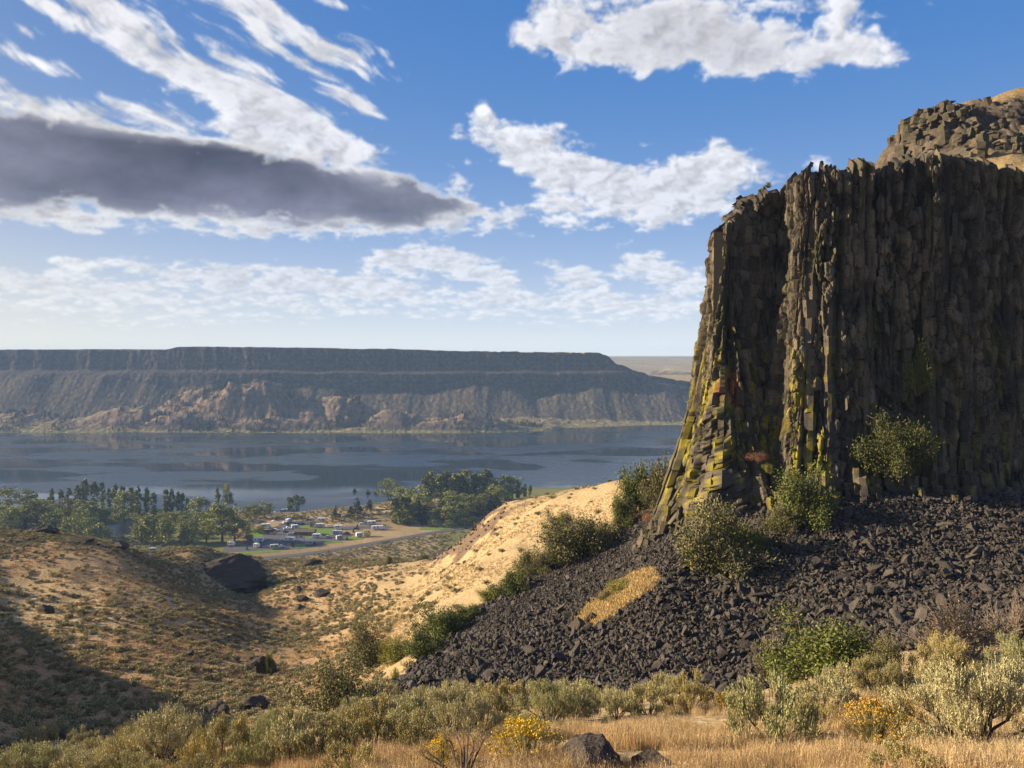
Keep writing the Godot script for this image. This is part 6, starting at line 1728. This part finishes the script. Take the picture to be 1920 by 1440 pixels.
var road_line := [[-226.3, 507.5], [-195.0, 515.4], [-170.6, 526.3], [-144.9, 536.3], [-119.7, 554.3], [-86.4, 581.9], [-64.9, 601.3], [-45.7, 616.2], [-33.7, 624.0]]
func build_cover() -> void:
	# dry grass: thick on the near bank, thinner and coarser over the slopes
	var kinds := [tuft(56, 0.28, 0.4, 0.0026), tuft(48, 0.38, 0.36, 0.0024), tuft(60, 0.2, 0.45, 0.003), tuft(26, 0.3, 0.7, 0.016), tuft(22, 0.4, 0.6, 0.018)]
	var lists := [[], [], [], [], []]
	var tints := [[], [], [], [], []]
	var tries := 0
	while tries < 54000:
		tries += 1
		var d := 6.0 + 20.0 * pow(rng.randf(), 0.9)
		var x := d * rr(-0.95, 0.95)
		if d < 6.5: continue
		var p := Vector2(x, -d)
		if Geometry2D.is_point_in_polygon(p, talus_area): continue
		if n_c.get_noise_2d(x * 0.6, d * 0.6) < -0.3 + 0.6 * sm(14.0, 19.0, d - x * 0.25): continue
		var k := rng.randi() % 3
		var s := rr(0.6, 1.15) * (0.75 + 0.55 * n_c.get_noise_2d(x * 1.3, d * 1.3))
		lists[k].append(Transform3D(Basis(Vector3.UP, rr(0, TAU)).scaled(Vector3(s, s * rr(0.7, 1.2), s)), Vector3(x, height(x, -d) - 0.02, -d)))
		var w := n_b.get_noise_2d(x * 6.0, d * 6.0) * 0.5 + 0.5
		tints[k].append(Color(1, 1, 1).lerp(Color(0.82, 0.64, 0.52), w) * rr(0.72, 1.0))
	tries = 0
	while tries < 112000:
		tries += 1
		var d := 28.0 + 190.0 * pow(rng.randf(), 1.3)
		var x := d * rr(-0.95, 0.3)
		var p := Vector2(x, -d)
		if Geometry2D.is_point_in_polygon(p, talus_area) and not Geometry2D.is_point_in_polygon(p, grass_strip): continue
		if Geometry2D.is_point_in_polygon(p, scree_area): continue
		if n_c.get_noise_2d(x * 0.15, d * 0.15) < -0.15: continue
		var k := 3 + rng.randi() % 2
		var s := rr(0.5, 1.0) * (0.7 + d * 0.004)
		lists[k].append(Transform3D(Basis(Vector3.UP, rr(0, TAU)).scaled(Vector3(s, s * 0.6, s)), Vector3(x, height(x, -d) - 0.03, -d)))
		var left := 1.0 - sm(-0.25, -0.1, x / d)
		tints[k].append(Color(0.9, 0.88, 0.84).lerp(Color(0.8, 0.58, 0.42), left * rng.randf()) * rr(0.75, 1.0))
	for i in grass_strip.size() * 260:
		var box := Rect2(grass_strip[0], Vector2.ZERO)
		for q in grass_strip: box = box.expand(q)
		var p := Vector2(rr(box.position.x, box.end.x), rr(box.position.y, box.end.y))
		if not Geometry2D.is_point_in_polygon(p, grass_strip): continue
		lists[4].append(Transform3D(Basis(Vector3.UP, rr(0, TAU)).scaled(Vector3.ONE * rr(0.6, 1.1)), on_ground(p)))
		tints[4].append(Color(0.8, 0.72, 0.56) * rr(0.8, 1.05))
	spots("grass", "dry straw-coloured grass over the near bank and the slopes", kinds, M.straw, lists, tints)
	# sagebrush over the slopes: the largest as things, the rest as one mass
	var far := []
	for i in 6: far.append(far_sage())
	var found := []
	tries = 0
	while tries < 190000:
		tries += 1
		var d := 30.0 + 690.0 * pow(rng.randf(), 0.95)
		var x := d * rr(-0.95, 0.26)
		var th := x / d
		var dens := 0.0
		if d < 250.0 and th < -0.14:
			dens = clampf(0.42 + 1.5 * n_b.get_noise_2d(x * 1.2, d * 1.2), 0.05, 1.0) * 0.62 * (1.0 - sm(-0.2, -0.14, th)) + 0.12
		else:
			dens = clampf(0.06 + 0.9 * n_b.get_noise_2d(x, d), 0.02, 0.6) * 0.45
		if d > 235.0: dens = 0.34
		if d > 60.0 and d < 95.0 and th < -0.2: dens = maxf(dens, 0.45)
		# candidates are spread evenly in depth and angle, so thin them out towards the camera
		if rng.randf() > dens * clampf(d / 200.0, 0.2, 1.0): continue
		var p := Vector2(x, -d)
		if Geometry2D.is_point_in_polygon(p, talus_area): continue
		var y := height(x, -d)
		if y < 1.3 or (camp_mask(sqrt(x * x + d * d), atan2(x, d)) > 0.6 and d > curve(road_line, x) - 7.0): continue
		if Geometry2D.is_point_in_polygon(p, scree_area) and rng.randf() < 0.8: continue
		var s := rr(0.75, 1.9) * (1.0 if d < 235.0 else rr(1.0, 1.7) if d < 500.0 else rr(1.2, 2.4))
		var b := Basis(Vector3.UP, rr(0, TAU)).scaled(Vector3(s, s * rr(0.7, 1.0), s))
		found.append([s / d if absf(th) < 0.64 else 0.0, Transform3D(b, Vector3(x, y - 0.05, -d)), rng.randi() % 6, th, d])
	found.sort_custom(func(a, b): return a[0] > b[0])
	lists = [[], [], [], [], [], []]
	tints = [[], [], [], [], [], []]
	for i in found.size():
		var f: Array = found[i]
		if i < 300 and absf(f[3]) < 0.64:
			var o: Node3D
			if f[4] < 60.0:
				o = top("hill_sagebrush")
				o.transform = f[1]
				o.basis = o.basis.scaled(Vector3(1, 1.4, 1))
				part(o, "stems", sages[f[2] % 4][0], M.stem)
				part(o, "foliage", sages[f[2] % 4][1], M.sage)
			else:
				o = single("hill_sagebrush", far[f[2]], M.sage, f[1])
			var where := "on the tan slope of the valley"
			if f[3] < -0.2: where = ("at the foot of" if f[4] < 62.0 else "halfway up" if f[4] < 76.0 else "high on") + " the lower left slope" + (" by the left edge" if f[3] < -0.5 else " near the gully" if f[3] > -0.32 else "") if f[4] < 95.0 else "on the lit brown slope above the shade" if f[4] < 130.0 else "near the crest of the left ridge"
			elif f[4] < 70.0: where = "just behind the near bank left of the talus"
			elif f[3] > -0.08: where = "on the pale slope above the talus"
			tag(o, "small rounded grey-green sagebrush " + where, "shrub", "sagebrush " + where)
		else:
			lists[f[2]].append(f[1])
			tints[f[2]].append(Color(1, 1, 1) * rr(0.7, 1.1))
	spots("sagebrush_cover", "scattered grey-green sagebrush over the slopes and the valley floor", far, M.sage, lists, tints)

func build_far_shore() -> void:
	var kind := tree_kind("round")
	for q in [[-662.9, -1403.8, 11.7, 0.0, "single bright tree on the far shore"], [-517.8, -1356.9, 9.9, 0.0, "widest bright tree of the far shore group"], [-504.4, -1370.0, 7.4, 0.0, "small bright tree in the far shore group"], [-484.6, -1356.9, 11.3, 0.0, "bright tree in the middle of the far shore group"], [-466.3, -1366.7, 8.3, 0.0, "small bright tree right in the far shore group"], [-451.8, -1373.3, 10.7, 0.0, "rightmost bright tree of the far shore group"], [-317.7, -1390.1, 8.1, 0.0, "yellowish tree on the far rocky point"], [-336.3, -1403.8, 6.9, 0.0, "dull tree on the far rocky point"]]:
		plant("shore_tree", kind, Vector3(q[0], q[3], q[1]), Vector3(q[2] * 1.2, q[2], q[2] * 1.2), q[4], "tree", "bright trees on the far shore", ["trunk", "crown"], [M.bark, M.leaf_bright])
	var pine := tree_kind("pine")
	var one := SurfaceTool.new()
	one.append_from(pine[1], 0, Transform3D())
	one.append_from(pine[0], 0, Transform3D())
	var list := []
	var guard := 0
	while list.size() < 900 and guard < 20000:
		guard += 1
		var x := rr(-1100.0, 60.0)
		var ds := curve(shore_line, x)
		var d := ds + 10.0 + 110.0 * rng.randf()
		if n_b.get_noise_2d(x * 0.7, d * 0.7) < 0.02: continue
		var y := bench(x, d, ds)
		var s := rr(4.0, 11.0)
		list.append(Transform3D(Basis(Vector3.UP, rr(0, TAU)).scaled(Vector3.ONE * s), Vector3(x, y - 0.3, -d)))
	spots("pine_woods", "thin scatter of dark pines on the far slope", [one.commit()], M.leaf, [list])

# ---------------------------------------------------------------- everything
func _ready() -> void:
	rng.seed = 20240817
	# camera, sky, sun, air
	var cam := Camera3D.new()
	cam.name = "camera"
	cam.position = Vector3(0, EYE, 0)
	cam.rotation_degrees = Vector3(-1.9947, 0, 0)
	cam.fov = 51.49
	cam.near = 0.1
	cam.far = 20000.0
	add_child(cam)
	cam.current = true
	var sun := DirectionalLight3D.new()
	sun.name = "sun"
	sun.light_energy = 1.6
	sun.light_color = Color(1.0, 0.915, 0.78)
	sun.light_angular_distance = 0.5
	sun.shadow_enabled = true
	var az := deg_to_rad(-85.0)
	var el := deg_to_rad(20.0)
	sun_dir = Vector3(sin(az) * cos(el), sin(el), -cos(az) * cos(el))
	sun.basis = Basis.looking_at(-sun_dir, Vector3.UP)
	add_child(sun)
	var env := Environment.new()
	env.background_mode = Environment.BG_SKY
	var sky := Sky.new()
	var pan := PanoramaSkyMaterial.new()
	pan.panorama = build_sky()
	sky.sky_material = pan
	env.sky = sky
	env.background_energy_multiplier = 0.385
	env.tonemap_mode = Environment.TONE_MAPPER_LINEAR
	env.tonemap_exposure = 2.6
	env.fog_enabled = true
	env.fog_density = 0.0001
	env.fog_light_color = Color(0.68, 0.82, 1.0)
	env.sdfgi_enabled = true
	env.ssao_enabled = true
	env.ssil_enabled = true
	var we := WorldEnvironment.new()
	we.name = "environment"
	we.environment = env
	add_child(we)
	# structure
	n_a = noise(0.05, 4, 1)
	n_b = noise(0.012, 5, 2)
	n_c = noise(0.35, 3, 3)
	n_f = noise(0.5, 3, 4)
	n_a.fractal_gain = 0.5
	build_materials()
	M.leaf_dark = leafmat(lin(0.13, 0.15, 0.03))
	M.leaf_bright = leafmat(lin(0.26, 0.28, 0.04))
	M.leaf_bright.albedo_color = Color(1, 1, 1)
	M.stem = vmat(0.9, 0.2)
	for i in 4:
		M["sage_" + str(i)] = M.sage.duplicate()
		M["sage_" + str(i)].albedo_color = [Color(1, 1, 1), Color(0.9, 0.93, 0.88), Color(0.97, 0.94, 0.85), Color(0.86, 0.85, 0.78)][i]
	build_ico()
	build_grid()
	build_terrain()
	build_canyon()
	build_cliff()
	build_back_hill()
	# things
	build_talus()
	build_camp()
	build_trees()
	build_bushes()
	build_far_shore()
	build_foreground()
	build_cover()
